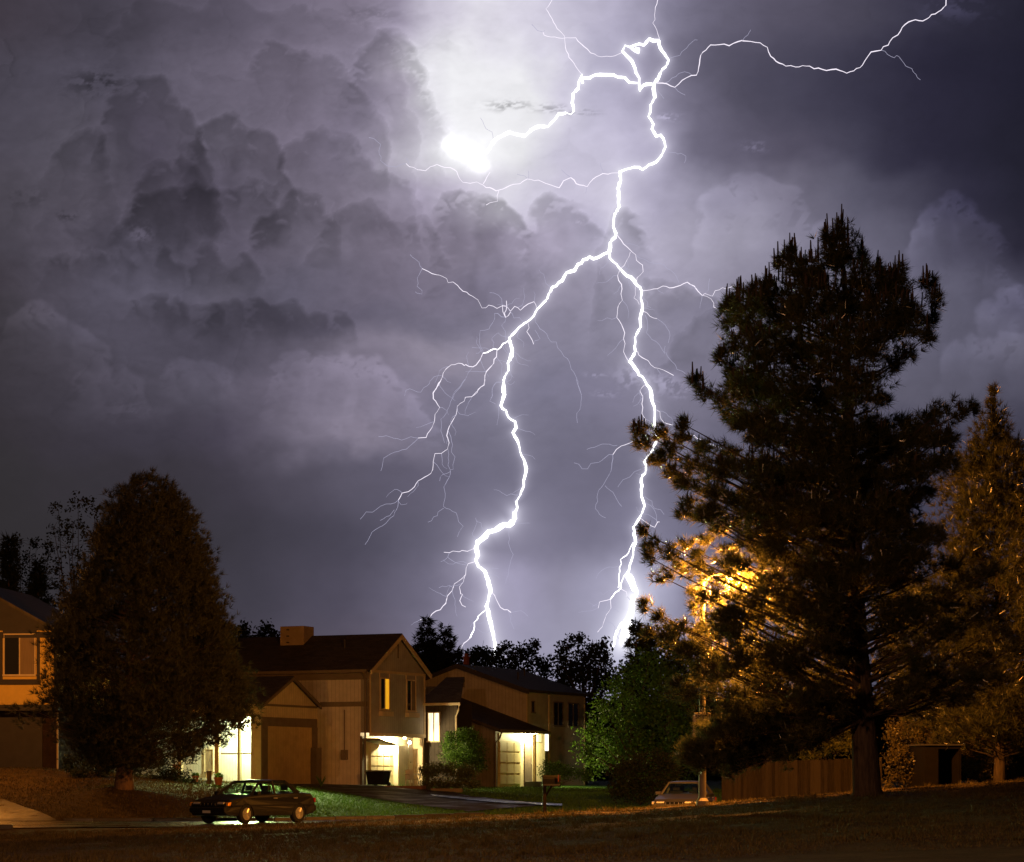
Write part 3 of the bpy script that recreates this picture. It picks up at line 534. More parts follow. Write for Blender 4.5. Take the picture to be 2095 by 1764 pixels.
ribbon('street', [(-45,70.8),(-14,71.2),(-8,72.2),(-4,74),(0,77),(4,80.5),(9,85)], [(-45,81.4),(-14,81.6),(-8,82),(-4,83.4),(-1,86),(2,89),(8,93)], M_ROAD, .03, 120, 24, world=True)
ribbon('driveway', [(590,1607),(660,1617),(760,1634),(850,1648),(960,1662)], [(640,1603),(755,1608),(868,1611),(960,1630),(1130,1648)], M_DRIVE, .035, 60, 16)
ribbon('driveway', [(-21,81.7),(-15.2,81.9)], [(-21,88.6),(-18.4,88.4)], M_CONC, .04, 20, 20, world=True)
ribbon('path', [(885,1632),(960,1640),(1040,1647),(1150,1652)], [(880,1628),(960,1636),(1040,1642),(1150,1648)], M_CONC, .07, 50, 3)
kb = MB()
def kerb(pts):
    for a, c in zip(pts, pts[1:]):
        L = math.dist(a, c); k = max(1, int(L/1.0))
        for i in range(k):
            p = [a[j]+(c[j]-a[j])*i/k for j in (0,1)]; q = [a[j]+(c[j]-a[j])*(i+1)/k for j in (0,1)]
            ang = math.atan2(q[1]-p[1], q[0]-p[0]); l = math.dist(p, q); z = gz((p[0]+q[0])/2, (p[1]+q[1])/2)
            M = Matrix.Translation((p[0], p[1], z)) @ Matrix.Rotation(ang, 4, 'Z'); kb.box(0, l-.006, -.08, .08, -.1, .13, M)
kerb([(-15.0,81.75),(-8,82.1),(-4,83.5),(-1,86.1)])
kerb([(-45,70.6),(-14.5,71.0)])
tag(kb.build('kerb', M_CONC, None, .015), kind='structure')
def inside(px, py, poly):
    c = np.zeros(len(px), bool); q = np.roll(poly, 1, 0)
    for (x1, y1), (x2, y2) in zip(poly, q):
        if y1 != y2: c ^= ((y1 > py) != (y2 > py)) & (px < (x2-x1)*(py-y1)/(y2-y1)+x1)
    return c
# foreground turf
rg = np.random.RandomState(11); N = 52000
gy_ = 36+(rg.rand(N)**.85)*35; gx_ = (rg.rand(N)*2-1)*gy_*.225+rg.randn(N)*.1
keep = (gy_ < 70.5-np.clip((-gx_-9)*.2, 0, 1)); gx_, gy_ = gx_[keep], gy_[keep]
cl = fbm(gx_*.8, gy_*.8, 130, 3); hgt = .035+.07*rg.rand(len(gx_))*sstep(.3, .7, cl)
def blades(x, y, z, h, w, rs, lean=.5):
    n = len(x); a = rs.rand(n)*6.283; ln = rs.randn(n, 2)*lean*h[:, None]; B = np.stack([x, y, z], -1); s = np.stack([np.cos(a), np.sin(a), 0*a], -1)*w[:, None]*.5
    V = np.stack([B-s, B+s, B+np.stack([ln[:, 0], ln[:, 1], h], -1)], 1).reshape(-1, 3); return V, np.arange(n*3).reshape(-1, 3)
rep = 3; gx3, gy3, h3 = np.repeat(gx_, rep), np.repeat(gy_, rep), np.repeat(hgt, rep)*(.6+.6*rg.rand(len(gx_)*rep)); gx3 = gx3+rg.randn(len(gx3))*.03; gy3 = gy3+rg.randn(len(gx3))*.03
V, F_ = blades(gx3, gy3, tz(gx3, gy3)-.01, h3, .012+.014*rg.rand(len(gx3)), rg)
M_BLADE = foliage('turf_blades', (.045,.035,.012), (.13,.095,.035), .3, .6, .2, .8)
# taller dry tufts scattered over the near mound
nt_ = 520; ty = 37+(rg.rand(nt_)**.8)*33; tx = (rg.rand(nt_)*2-1)*ty*.22; kk = 22; px_ = np.repeat(tx, kk)+rg.randn(nt_*kk)*.05; py_ = np.repeat(ty, kk)+rg.randn(nt_*kk)*.05
V2, F2_ = blades(px_, py_, tz(px_, py_)-.01, np.repeat(.07+.13*rg.rand(nt_), kk)*(.6+.5*rg.rand(nt_*kk)), .012+.01*rg.rand(nt_*kk), rg, .45)
V, F_ = np.concatenate([V, V2]), np.concatenate([F_, F2_+len(V)])
# lawns in front of the houses
nl = 150000; ly_ = 78+rg.rand(nl)*46; lx_ = (rg.rand(nl)*2-1)*ly_*.225; bad = np.zeros(nl, bool)
for poly in PAVED: bad |= inside(lx_, ly_, poly)
bad |= (ly_ < 82.3) & (lx_ < -4); lx_, ly_ = lx_[~bad], ly_[~bad]; cl2 = fbm(lx_*.6+30, ly_*.3, 133, 3)
V2, F2_ = blades(lx_, ly_, tz(lx_, ly_)-.01, (.035+.07*rg.rand(len(lx_)))*(.5+cl2), .03+.02*rg.rand(len(lx_)), rg, .5)
M_LAWNB = foliage('lawn_blades', (.045,.11,.018), (.11,.21,.04), .3, .7, .1, .6); dry_ = np.repeat(lx_ < -9.5+rg.randn(len(lx_))*.8, 3)
for sel_, mt_ in ((~dry_, M_LAWNB), (dry_, M_BLADE)): q_ = V2[sel_]; tag(mesh_np('lawn_grass', q_, np.arange(len(q_)).reshape(-1, 3), mt_), kind='stuff')
tag(mesh_np('grass', V, F_, M_BLADE), kind='stuff')
# ---------------------------------------------------------------- vegetation
M_NEEDLE = foliage('pine_needles', (.035,.050,.020), (.15,.14,.055), .5, .24, .8)
M_NEEDLE2 = foliage('dense_needles', (.030,.034,.022), (.085,.085,.05), .25, .6, .15, .9)
M_DARKF = foliage('far_foliage', (.018,.026,.014), (.045,.055,.028), .25, .7, .1)
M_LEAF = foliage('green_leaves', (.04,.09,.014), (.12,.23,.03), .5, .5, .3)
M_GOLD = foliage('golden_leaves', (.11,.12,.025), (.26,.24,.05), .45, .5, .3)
M_BARK = surf('rough_bark', (.075,.055,.042), .9, .45, 5, bs=1, bd=.05, stretch=(3,3,.5))
M_BARK2 = surf('reddish_bark', (.15,.09,.06), .9, .35, 6, bs=.9, bd=.03, stretch=(3,3,.6))
M_CANDLE = surf('spring_candles', (.07,.05,.038), .8, .2, 8, bs=0)
def unit(v): return v/np.maximum(np.linalg.norm(v, axis=-1, keepdims=True), 1e-9)
def needles(C, D, n, L, w, rs, spread=.75):
    N = len(C); D2 = unit(np.repeat(D, n, 0)+rs.randn(N*n, 3)*spread); C2 = np.repeat(C, n, 0)+D2*(rs.rand(N*n, 1)*L*.25)
    s = unit(np.cross(D2, rs.randn(N*n, 3)))*(w*.5*(.7+.6*rs.rand(N*n, 1))); tip = C2+D2*(L*(.6+.6*rs.rand(N*n, 1)))
    return np.stack([C2-s, C2+s, tip], 1).reshape(-1, 3), np.arange(N*n*3).reshape(-1, 3)
def leaves(C, s, rs, flat=.5):
    N = len(C); nrm = unit(rs.randn(N, 3)*np.array([1, 1, 1.])+np.array([0, 0, flat])); u = unit(np.cross(nrm, rs.randn(N, 3))); v = np.cross(nrm, u); s = s*(.6+.8*rs.rand(N, 1))
    return np.stack([C-u*s, C+v*s*.55, C+u*s, C-v*s*.55], 1).reshape(-1, 3), np.arange(N*4).reshape(-1, 4)
def ball(n, rs, shell=.35):
    v = unit(rs.randn(n, 3)); return v*((shell+(1-shell)*rs.rand(n, 1))**.6)
def dz(d): return d/FP
def crown_clumps(clumps, d, rs, n, depth=1.0, jit=.15):
    """clumps given in picture units (X,Y,rx,ry,dy[m]) -> list of world centres and radii"""
    out = []
    for (X, Y, rx, ry, dy) in clumps:
        c = P(X, Y, d+dy); out.append((np.array([c.x, c.y, c.z]), np.array([rx*dz(d), min(rx, ry*1.4)*dz(d)*depth, ry*dz(d)])))
    return out
def limb(mb, a, c, r0, rs, sag=.12, n=5):
    a, c = Vector(a), Vector(c); pts = []; L = (c-a).length
    for i in range(n+1):
        u = i/n; p = a.lerp(c, u); p.z -= math.sin(u*math.pi)*sag*L*(.6); p += Vector(rs.randn(3)*.02*L*(u*(1-u)*2)); pts.append(p)
    mb.tube(pts, [r0*(1-.82*i/n) for i in range(n+1)], 5, caps=False)
def trunk_mesh(mb, base, top, r0, r1, rs, n=14, k=10, flare=1.35, wob=.02):
    base, top = Vector(base), Vector(top); pts = []; rr = []
    for i in range(n+1):
        u = i/n; p = base.lerp(top, u); L = (top-base).length; p += Vector((rs.randn()*wob*L*.2*(u > 0), rs.randn()*wob*L*.2*(u > 0), 0)); pts.append(p); r = r0+(r1-r0)*u; rr.append(r*(flare if i == 0 else 1))
    mb.tube(pts, rr, k)
# ---- the big open pine on the right, in front of the street lamp
rs = np.random.RandomState(21)
z2 = lambda L: [(1280.6+x*.389, 407.5+y*.389, rx*.389, ry*.389) for x, y, rx, ry in L]
z3 = lambda L: [(1261+x*.398, 970+y*.398, rx*.398, ry*.398) for x, y, rx, ry in L]
PC = z2([(1130,190,34,70),(1120,290,80,80),(1050,200,20,40),(830,340,55,50),(880,290,36,50),(950,390,110,80),(1240,310,30,65),(1230,420,70,70),(1340,390,45,45),(1440,380,45,55),(1380,470,110,80),
(1575,440,50,50),(1600,540,55,60),(1600,640,45,50),(1560,740,45,45),(1480,830,70,40),(1400,880,60,40),(540,545,50,55),(600,520,45,60),(670,490,45,60),(740,470,40,60),(560,650,75,80),(640,620,100,110),
(800,560,140,150),(1000,560,150,160),(1190,560,120,140),(1350,620,140,140),(1480,620,110,110),(560,770,60,70),(500,850,36,55),(560,900,60,60),(700,780,140,130),(900,800,150,150),(1100,800,150,150),(1280,780,110,120),
(375,960,42,45),(430,1010,55,45),(510,1060,65,55),(600,1000,80,90),(700,1000,120,130),(860,1020,140,140),(1040,1040,150,150),(1200,1010,130,110),(1350,1050,60,36),(560,1150,60,45),(640,1170,80,65),
(760,1200,130,120),(930,1250,150,140),(1110,1250,150,140),(1290,1200,110,75),(1450,1170,65,45),(1650,1110,55,50),(1600,1180,70,50),(1750,1150,45,45),(1810,1100,26,45),(1500,1260,130,70),(1650,1280,100,60),(1380,1330,130,80),
(80,1210,45,40),(110,1290,55,45),(160,1380,55,36),(190,1230,55,45),(320,1180,40,45),(300,1250,45,40),(230,1330,55,45),(250,1440,55,45),(430,1310,55,40),(560,1340,60,36),(370,1400,85,50),(520,1430,110,70),(700,1420,130,90),
(900,1450,150,110),(1100,1450,150,110),(1300,1470,150,80),(1500,1430,130,70),(1650,1400,100,60),(300,1500,40,30),(340,1520,65,45),(480,1550,95,60),(320,1640,55,45),(440,1660,85,60),(640,1590,130,80),(840,1620,150,90),(1050,1620,150,90),
(1250,1640,130,80),(1400,1600,110,60),(1560,1520,80,40)])+z3([(430,495,45,22),(520,545,50,24),(470,425,60,26),(560,600,60,30),(440,560,36,20),(370,170,55,50),(470,220,85,50),(600,270,100,50),(760,250,140,80),(950,230,150,100),(1130,260,150,100),(1330,250,120,70),(140,320,40,36),(200,370,55,45),
(170,440,40,55),(280,430,65,55),(250,530,65,50),(390,400,55,32),(350,590,65,40),(480,640,85,45),(620,620,100,50),(650,480,75,45),(800,400,110,70),(860,560,140,100),(1050,480,140,100),(1430,330,110,50),(1600,330,110,60),
(1500,430,130,60),(1680,480,90,50),(150,690,45,45),(200,740,55,45),(170,820,45,36),(270,850,65,55),(330,790,55,50),(350,930,65,50),(430,880,75,50),(580,800,100,60),(520,930,85,50),(620,720,95,50),(760,720,120,70),
(950,700,130,80),(1100,640,100,80),(310,1060,40,40),(350,1110,45,40),(420,1010,55,45),(500,1080,65,50),(560,1010,85,50),(680,900,110,70),(700,1060,100,50),(850,980,110,60),(620,1130,75,36),(1000,880,110,50),(1120,830,70,50),
(1400,700,105,50),(1550,690,105,50),(1700,680,95,50),(1480,800,130,50),(1650,800,130,50),(1820,740,95,50),(1450,950,100,40),(1600,1010,120,45),(1780,980,110,50),(1500,1100,100,40),(1700,1130,110,40),(1850,1050,85,50),
(390,1400,40,36),(430,1470,45,36),(430,1520,36,26),(500,1360,65,40),(560,1300,75,40),(650,1270,75,36),(560,1440,75,40),(700,1360,85,50),(690,1460,55,32),(820,1330,75,40),(850,1420,55,26),(930,1180,95,32),(800,1200,85,26),(1080,1190,75,40)])
rf_ = np.random.RandomState(77)
for (xa, xb, ya, yb, nn_) in ((1560,1900,880,1200,34),(1395,1700,1190,1480,30),(1780,2080,1120,1440,30),(1620,1760,1330,1440,7),(1480,1640,1440,1540,16),(1412,1560,1512,1575,26),(1425,1500,1478,1520,6)):
    PC += [(rf_.uniform(xa, xb), rf_.uniform(ya, yb), rf_.uniform(26, 48), rf_.uniform(13, 24)) for _ in range(nn_)]
PC = [q for q in PC if not (1392 < q[0] < 1512 and 1085 < q[1] < 1212)]
NEAR_LAMP = [(1437,1160,12,16,1.6),(1436,1240,16,22,1.9),(1440,1290,18,20,1.6),(1455,1350,22,20,1.2),(1436,1390,18,18,1.4),(1405,1118,22,14,2.1),(1440,1106,24,12,2.9),(1478,1122,24,12,3.1),(1515,1150,24,14,3.0),(1398,1160,18,16,2.2),(1500,1192,26,12,2.4),(1428,1208,22,10,2.2),(1540,1180,24,14,2.8),(1470,1090,26,10,2.0),(1430,1140,16,10,1.2),(1500,1150,18,10,1.0)]
DP = 63.8; tb = on(1776, DP); ttop = P(1722, 470, DP)
pine = empty('pine_tree', tb, 0, 'tall dark open pine with upright candles standing in front of the street lamp', 'tree')
O = np.array(tb)
mbt = MB(); trunk_mesh(mbt, (0,0,-.3), (P(1757,1320,DP)-tb), .40, .24, rs, 9, 12, 1.3, .006); trunk_mesh(mbt, (P(1757,1320,DP)-tb), ttop-tb, .24, .03, rs, 12, 8, 1, .012)
CV, CD, NM = [], [], 0; cand = MB()
for (X, Y, rx, ry, *fx) in PC+NEAR_LAMP:
    hx = (X-1757)*dz(DP); edge = abs(hx); Rr = math.sqrt(max(.3, 4.6**2-hx*hx)) if edge < 4.4 else .6
    if Y < 640: Rr *= .45
    copies = 1 if (rx < 30 or ry < 22) else 2
    if Y > 1505 and X < 1600: Rr = .8
    for k in range(copies):
        dy = rs.uniform(-.75, .75)*Rr if copies == 1 else (rs.uniform(-.85, -.1) if k else rs.uniform(.1, .85))*Rr
        if Y > 1040: dy = rs.uniform(-.35, .95)*Rr if rs.rand() < .75 else -.6*Rr
        if 1396 < X < 1444 and 1440 < Y < 1512 and not fx: continue
        if fx: dy = fx[0]
        c = P(X+rs.randn()*3, Y+rs.randn()*3, DP+dy); r = np.array([rx*dz(DP), min(rx, 34)*dz(DP), ry*dz(DP)])*.98
        area = (rx*ry); n = int(20+area*.031) if Y < 1000 else int(18+area*.025)
        pts = ball(n, rs, .15)*r+np.array(c); 
        out = pts-np.array([wx_(1757, DP), DP, 0]); out[:, 2] = 0; D = unit(out)*.75+np.array([0, 0, .62])+rs.randn(n, 3)*.35
        CV.append(pts); CD.append(unit(D))
        # limb from the trunk to the clump, with a few twigs
        zs = c.z-.42*abs(c.x-wx_(1757, DP))-.15*abs(dy); zs = max(zs, tb.z+2.0); f = min(1, (zs-tb.z)/(ttop.z-tb.z)); st = Vector((wx_(1776+(1722-1776)*f, DP), DP, zs))
        limb(mbt, st-tb, Vector(c)-tb, max(.022, .055*min(1, (Vector(c)-st).length/3.5)), rs, .06)
        for q in pts[rs.choice(n, min(n, 5), False)]: limb(mbt, Vector(c)-tb, Vector(q)-tb, .014, rs, .03, 2)
        for u in rs.uniform(.4, .95, 3):
            m_ = 9; q = np.array(st)*(1-u)+np.array(c)*u+rs.randn(3)*np.array([.14, .2, .12]); q2 = q+rs.randn(m_, 3)*np.array([.2, .24, .11]); CV.append(q2); CD.append(unit(unit(q2-np.array([wx_(1757, DP), DP, q[2]-.6]))+rs.randn(m_, 3)*.4))
        if Y < 800 or (rs.rand() < .35 and Y < 1050):
            for q in pts[np.argsort(-pts[:, 2])[:max(2, n//7)]]:
                h = rs.uniform(.16, .42) if Y < 700 else rs.uniform(.1, .3); q = Vector(q)-tb; cand.tube([q, q+Vector((rs.randn()*.015, rs.randn()*.015, h))], [.026, .014], 5)
for (x, y0, y1) in [(1130,25,200),(1060,75,210),(1108,70,200),(1088,100,220),(1165,95,200),(1150,120,220),(1042,120,220),(885,178,290),(895,200,290),(797,222,330),(780,258,340),(825,270,340),(970,215,290),(1008,200,290),(1247,187,290),(1333,300,380),(1453,288,370),(1563,350,430),(1583,350,430),(665,397,470),(733,350,450),(615,437,500),(585,447,520),(525,460,540),(490,762,840),(348,855,950),(405,905,980),(760,395,450),(860,268,320),(40,1155,1200),(66,1142,1200)]:
    X = 1280.6+x*.389; dy = rs.uniform(-.3, .3); a = P(X, 407.5+y1*.389+8, DP+dy)-tb; c = P(X+rs.randn()*1.0, 407.5+y0*.389, DP+dy)-tb; cand.tube([a, a.lerp(c, .5)+Vector((.01,0,0)), c], [.034, .028, .016], 5)
C_ = np.concatenate(CV)-O; D_ = np.concatenate(CD)
V, F_ = needles(C_, D_, 20, .235, .017, rs, .66)
mbt.build('trunk', M_BARK, pine, smooth=True); mesh_np('crown', V, F_, M_NEEDLE, pine); cand.build('candle', M_CANDLE, pine, kind='stuff')
print('pine tufts', len(C_))
# ---- conifers by silhouette profile
def conifer(name, label, X0, d, prof, seed, mat, tuftL, tuftw, nn, dens, trunk_r, base=None, group=None, gap=.12, top_spikes=True, extra=(), bark=M_BARK2, up=.8, ctr=None, rough=.16, shell=.72):
    """prof: (Y, Xleft, Xright) rows of the outline"""
    rs = np.random.RandomState(seed); bs = Vector(base) if base else on(X0, d); t = empty(name, bs, 0, label, 'tree', group); Ys_ = [p[0] for p in prof]; O = np.array(bs)
    mb = MB(); top = P(.5*(prof[0][1]+prof[0][2]), prof[0][0]+6, d); trunk_mesh(mb, (0,0,-.3), top-bs, trunk_r, .02, rs, 12, 9, 1.25, .008)
    CV, CD = [], []; tot = prof[-1][0]-prof[0][0]; y = prof[0][0]+4
    cl = [] 
    while y < prof[-1][0]:
        xl = np.interp(y, Ys_, [p[1] for p in prof]); xr = np.interp(y, Ys_, [p[2] for p in prof]); mid = (xl+xr)/2; hw = max(4, (xr-xl)/2)
        k = int(max(3, 6.283*hw/(30))*dens)
        for i in range(k):
            a = rs.rand()*6.283; rr = shell+(1.02-shell)*rs.rand(); rr *= 1+rs.randn()*rough*.4+rough*.55*math.sin(3*a+y/37.+seed)*math.sin(y/23.+2*a); s = min(34, 8+hw*.22)*rs.uniform(.6, 1.35)
            cl.append((mid+math.cos(a)*(hw-s*.5)*rr, y+rs.randn()*8, s, s*.85, math.sin(a)*(hw-s*.5)*rr*dz(d)))
        y += 20+hw*.07
    for e in extra: cl.append(e)
    for (X, Y, rx, ry, dy) in cl:
        if rs.rand() < gap: continue
        c = P(X, Y, d+dy); r = np.array([rx, rx, ry])*dz(d); n = int(8+rx*ry*dz(d)**2*(.55/tuftL**2)*5.5); pts = ball(n, rs, .2)*r+np.array(c)
        out = pts-np.array([wx_(X0, d), d, 0]); out[:, 2] = 0; D = unit(out)*.7+np.array([0, 0, up])+rs.randn(n, 3)*.35; CV.append(pts); CD.append(unit(D))
        zs = max(c.z-.3*math.hypot(c.x-wx_(X0, d), dy), bs.z+.8); zs = min(zs, top.z-.2); f = (zs-bs.z)/(top.z-bs.z); limb(mb, Vector((0,0,zs-bs.z))+Vector((top.x-bs.x, 0, 0))*f, Vector(c)-bs, .016+.01*trunk_r, rs, .04, 3)
    C_ = np.concatenate(CV)-O; D_ = np.concatenate(CD); V, F_ = needles(C_, D_, nn, tuftL, tuftw, rs, .48)
    mb.build('trunk', bark, t, smooth=True); mesh_np('crown', V, F_, mat, t); print(name, len(C_)*nn); return t
conifer('pine_tree', 'broad dense brown-lit pine on the lawn left of the bright porch', 252, 88, [(982,272,310),(994,250,334),(1010,230,360),(1030,214,378),(1062,200,394),(1100,190,406),(1135,176,426),(1165,158,438),(1200,136,456),(1250,124,464),(1290,112,478),(1340,102,492),(1390,94,510),(1430,88,522),(1460,92,512),(1490,105,490),(1520,135,440),(1545,170,380),(1565,205,330)], 31, M_NEEDLE2, .24, .019, 14, 2.0, .33, gap=.09, rough=.14,
    extra=[(95,1445,26,18,-1),(60,1450,24,16,-1.2),(30,1452,22,12,-1.3),(12,1446,14,8,-1.3),(80,1475,26,18,-1),(130,1430,30,26,-1),(50,1480,30,14,-1.1),(95,1390,22,16,-.5),(92,1350,16,14,-.5),(110,1320,20,18,-.6),(478,1480,26,20,-1),(492,1462,22,22,-.6),(450,1500,26,16,-1),(420,1512,26,16,-1),(395,1530,22,14,-1),(455,1522,16,10,-1),(500,1490,12,16,-.8),(300,1540,34,20,-2),(330,1560,26,14,-2),(255,1535,30,20,-2.2)])
conifer('pine_tree', 'pine at the right edge, lit golden brown through the branches of the bigger one', 2046, 77, [(798,2030,2040),(845,2012,2062),(880,1996,2080),(905,1975,2110),(935,1940,2150),(975,1925,2160),(1010,1900,2190),(1060,1870,2215),(1120,1850,2235),(1200,1825,2260),(1300,1805,2290),(1380,1805,2290),(1450,1830,2270),(1510,1870,2230)], 32, M_NEEDLE, .25, .019, 14, 1.15, .2, gap=.2, shell=.2, bark=M_BARK, rough=.26)
def pinefar(label, X0, d, top, base_w, bot, seed, group='dark trees beyond the roofs', dens=.9):
    h = bot-top; prof = [(top, X0-2, X0+2)]
    rs = np.random.RandomState(seed)
    for i in range(1, 9): u = i/8; w = base_w*(u**.8)*rs.uniform(.7, 1.2); prof.append((top+h*u, X0-w, X0+w))
    return conifer('conifer_tree', label, X0, d, prof, seed, M_DARKF, .42, .07, 9, dens*1.9, .16, group=group, up=.05, shell=.25, gap=.02)
pinefar('tall pointed dark conifer just right of the gable peak, taller of two', 873, 165, 1281, 125, 1460, 41)
pinefar('lower pointed dark conifer right beside a taller one', 911, 168, 1293, 110, 1460, 42)
pinefar('narrow dark conifer at the left edge behind the yellow house', 18, 122, 1112, 70, 1420, 43, 'dark trees behind the yellow house')
pinefar('narrow dark conifer between the yellow house roof and the dense pine', 78, 124, 1172, 74, 1420, 44, 'dark trees behind the yellow house')
pinefar('dark spruce right of the right lightning stroke, partly behind the pine', 1302, 128, 1284, 60, 1620, 45, 'dark trees beyond the roofs', 1.0)
# ---- broadleaf trees and shrubs from clumps
def broadleaf(name, label, cat, X0, d, clumps, seed, mat, ls, per, trunk_r=.12, group=None, base=None, twig=.6, bark=M_BARK, sparse=0.):
    rs = np.random.RandomState(seed); bs = Vector(base) if base else on(X0, d); t = empty(name, bs, 0, label, cat, group); O = np.array(bs); mb = MB(); CV = []
    Yt = min(c[1] for c in clumps); Xm = sum(c[0] for c in clumps)/len(clumps); top = P(Xm, Yt+(HY-Yt)*.25, d)
    if trunk_r: trunk_mesh(mb, (0,0,-.2), top-bs, trunk_r, trunk_r*.3, rs, 8, 8, 1.3, .02)
    for (X, Y, rx, ry, dy) in clumps:
        c = P(X, Y, d+dy); r = np.array([rx, max(rx, ry)*.9, ry])*dz(d); n = int(12+per*13*rx*ry*dz(d)**2/(ls*ls)); pts = ball(n, rs, .1)*r
        # leaf sprays hang in small clusters, so gaps stay between them
        k = max(5, n//14); cen = pts[:k]; pts = cen[rs.randint(0, k, n)]+rs.randn(n, 3)*(.13*np.min(r)+.5*ls)*(1-.35*min(1, sparse*2)); pts = pts+np.array(c); CV.append(pts)
        u = .25+.5*rs.rand(); a = (top-bs)*u if trunk_r else Vector((0,0,.05))
        if c.z < bs.z+a.z: a = (top-bs)*.15
        limb(mb, a, Vector(c)-bs, max(.018, trunk_r*.35), rs, .02, 4)
        for q in pts[rs.choice(len(pts), min(len(pts), 7), False)]: limb(mb, Vector(c)-bs, Vector(q)-bs, .012 if d < 130 else .03, rs, .0, 2)
    C_ = np.concatenate(CV)-O; V, F_ = leaves(C_, ls*.5, rs)
    mb.build('trunk' if trunk_r else 'stem', bark, t, smooth=True); mesh_np('crown' if trunk_r else 'foliage', V, F_, mat, t); print(name, len(C_)); return t
def cl(rows, rs=None, dyr=1.0, seed=1):
    rs = np.random.RandomState(seed); return [(x, y, rx, ry, rs.uniform(-dyr, dyr)) for x, y, rx, ry in rows]
broadleaf('broadleaf_tree', 'airy thin-leaved tree reaching up left of the dense pine', 'tree', 150, 122, cl([(160,1025,40,20),(120,1045,28,18),(195,1040,30,22),(110,1080,20,20),(150,1070,40,30),(190,1090,40,36),(140,1120,45,34),(120,1160,40,34),(180,1150,46,40),(150,1200,60,40),(170,1250,60,40)], dyr=1.5), 51, M_DARKF, .16, .42, .14, 'dark trees behind the yellow house', sparse=.7)
broadleaf('broadleaf_tree', 'low leafy tree at the left edge above the roof of the yellow house', 'tree', 45, 126, cl([(40,1105,30,16),(75,1110,26,16),(15,1125,20,20),(60,1140,40,26),(100,1120,22,22),(45,1180,50,34),(90,1190,40,40),(110,1240,40,36),(60,1240,60,36)], dyr=1.5), 52, M_DARKF, .16, .5, .12, 'dark trees behind the yellow house', sparse=.5)
FARG = 'dark trees beyond the roofs'
broadleaf('broadleaf_tree', 'small dark treetop over the ridge beside the dense pine', 'tree', 495, 150, cl([(492,1286,16,10),(480,1300,20,16),(505,1305,20,16),(490,1330,30,24)]), 53, M_DARKF, .26, 3.30, .14, FARG)
broadleaf('broadleaf_tree', 'small dark treetop over the ridge left of the rooftop cooler', 'tree', 546, 150, cl([(546,1284,16,9),(536,1298,18,12),(560,1300,18,12),(545,1330,30,22)]), 54, M_DARKF, .26, 3.30, .14, FARG)
broadleaf('broadleaf_tree', 'dark rounded treetop at the foot of the left lightning stroke', 'tree', 985, 172, cl([(985,1336,22,12),(965,1346,18,14),(1005,1346,18,14),(985,1365,40,24),(975,1400,50,30)]), 55, M_DARKF, .3, 3.60, .16, FARG)
broadleaf('broadleaf_tree', 'dark treetop with thin twigs just right of the left lightning stroke', 'tree', 1060, 165, cl([(1035,1325,16,14),(1020,1340,16,16),(1055,1335,20,16),(1085,1330,16,16),(1095,1318,12,12),(1070,1350,40,22),(1110,1365,26,26),(1040,1370,50,30),(1100,1400,50,36)], dyr=1.5), 56, M_DARKF, .24, 2.40, .16, FARG, sparse=.3)
broadleaf('broadleaf_tree', 'broad dark tree with ragged crown between the two lightning strokes', 'tree', 1195, 148, cl([(1182,1310,24,10),(1160,1325,22,14),(1145,1345,16,14),(1215,1320,18,12),(1235,1318,12,10),(1205,1340,34,18),(1165,1365,34,20),(1230,1350,26,22),(1195,1380,56,30),(1150,1400,26,24),(1240,1400,34,36),(1190,1440,60,40)], dyr=2), 57, M_DARKF, .24, 3.00, .2, FARG)
broadleaf('broadleaf_tree', 'tall dark leafy tree rising behind the big pine at the right stroke foot', 'tree', 1370, 135, cl([(1330,1310,30,24),(1370,1300,34,24),(1345,1350,50,40),(1400,1340,40,36),(1380,1400,70,50),(1310,1380,44,40),(1440,1390,50,50),(1300,1450,50,46),(1450,1450,60,50)], dyr=2), 58, M_DARKF, .22, 3.30, .22, FARG)
broadleaf('broadleaf_tree', 'big dark green tree right of the lamp-lit garage with bright leaves near it', 'tree', 1290, 124, cl([(1330,1345,30,20),(1300,1375,40,28),(1350,1390,50,34),(1270,1410,44,34),(1330,1440,60,40),(1240,1455,36,28),(1290,1475,60,36),(1380,1470,50,44),(1215,1500,34,24),(1260,1520,50,32),(1320,1530,60,38),(1390,1530,50,44),(1195,1535,28,20),(1230,1560,40,26),(1290,1575,50,30),(1360,1590,60,34)], dyr=2.2), 59, M_LEAF, .17, 1.9, .18)
broadleaf('bush', 'dark low bush left of the parked white car', 'bush', 1310, 97, cl([(1270,1580,26,24),(1300,1565,34,26),(1340,1560,36,26),(1375,1570,26,28),(1290,1615,36,28),(1335,1610,44,34),(1375,1615,22,24),(1262,1615,20,22)]), 60, M_DARKF, .10, 2.4, 0)
broadleaf('bush', 'tall rounded yellow-green bush between the two houses', 'bush', 948, 114.8, cl([(945,1510,30,18),(925,1530,22,26),(965,1528,28,28),(940,1555,40,26),(975,1560,22,24),(918,1510,10,16),(960,1500,16,10)]), 61, M_LEAF, .08, 3.4, 0)
broadleaf('bush', 'low wide hedge-like bush right of the plastic chair', 'bush', 905, 108, cl([(872,1580,18,18),(895,1575,26,16),(925,1578,28,16),(955,1582,24,18),(875,1605,20,14),(905,1605,30,14),(940,1605,30,14),(970,1606,18,12)], dyr=.4), 62, foliage('olive_leaves', (.05,.065,.02), (.15,.15,.05), .35), .07, 3.0, 0)
broadleaf('bush', 'small bright bush right behind the mailbox', 'bush', 1127, 120, cl([(1120,1568,18,12),(1145,1572,18,12),(1130,1585,26,12),(1165,1582,24,14),(1195,1585,22,14)], dyr=.5), 63, M_LEAF, .08, 2.6, 0)
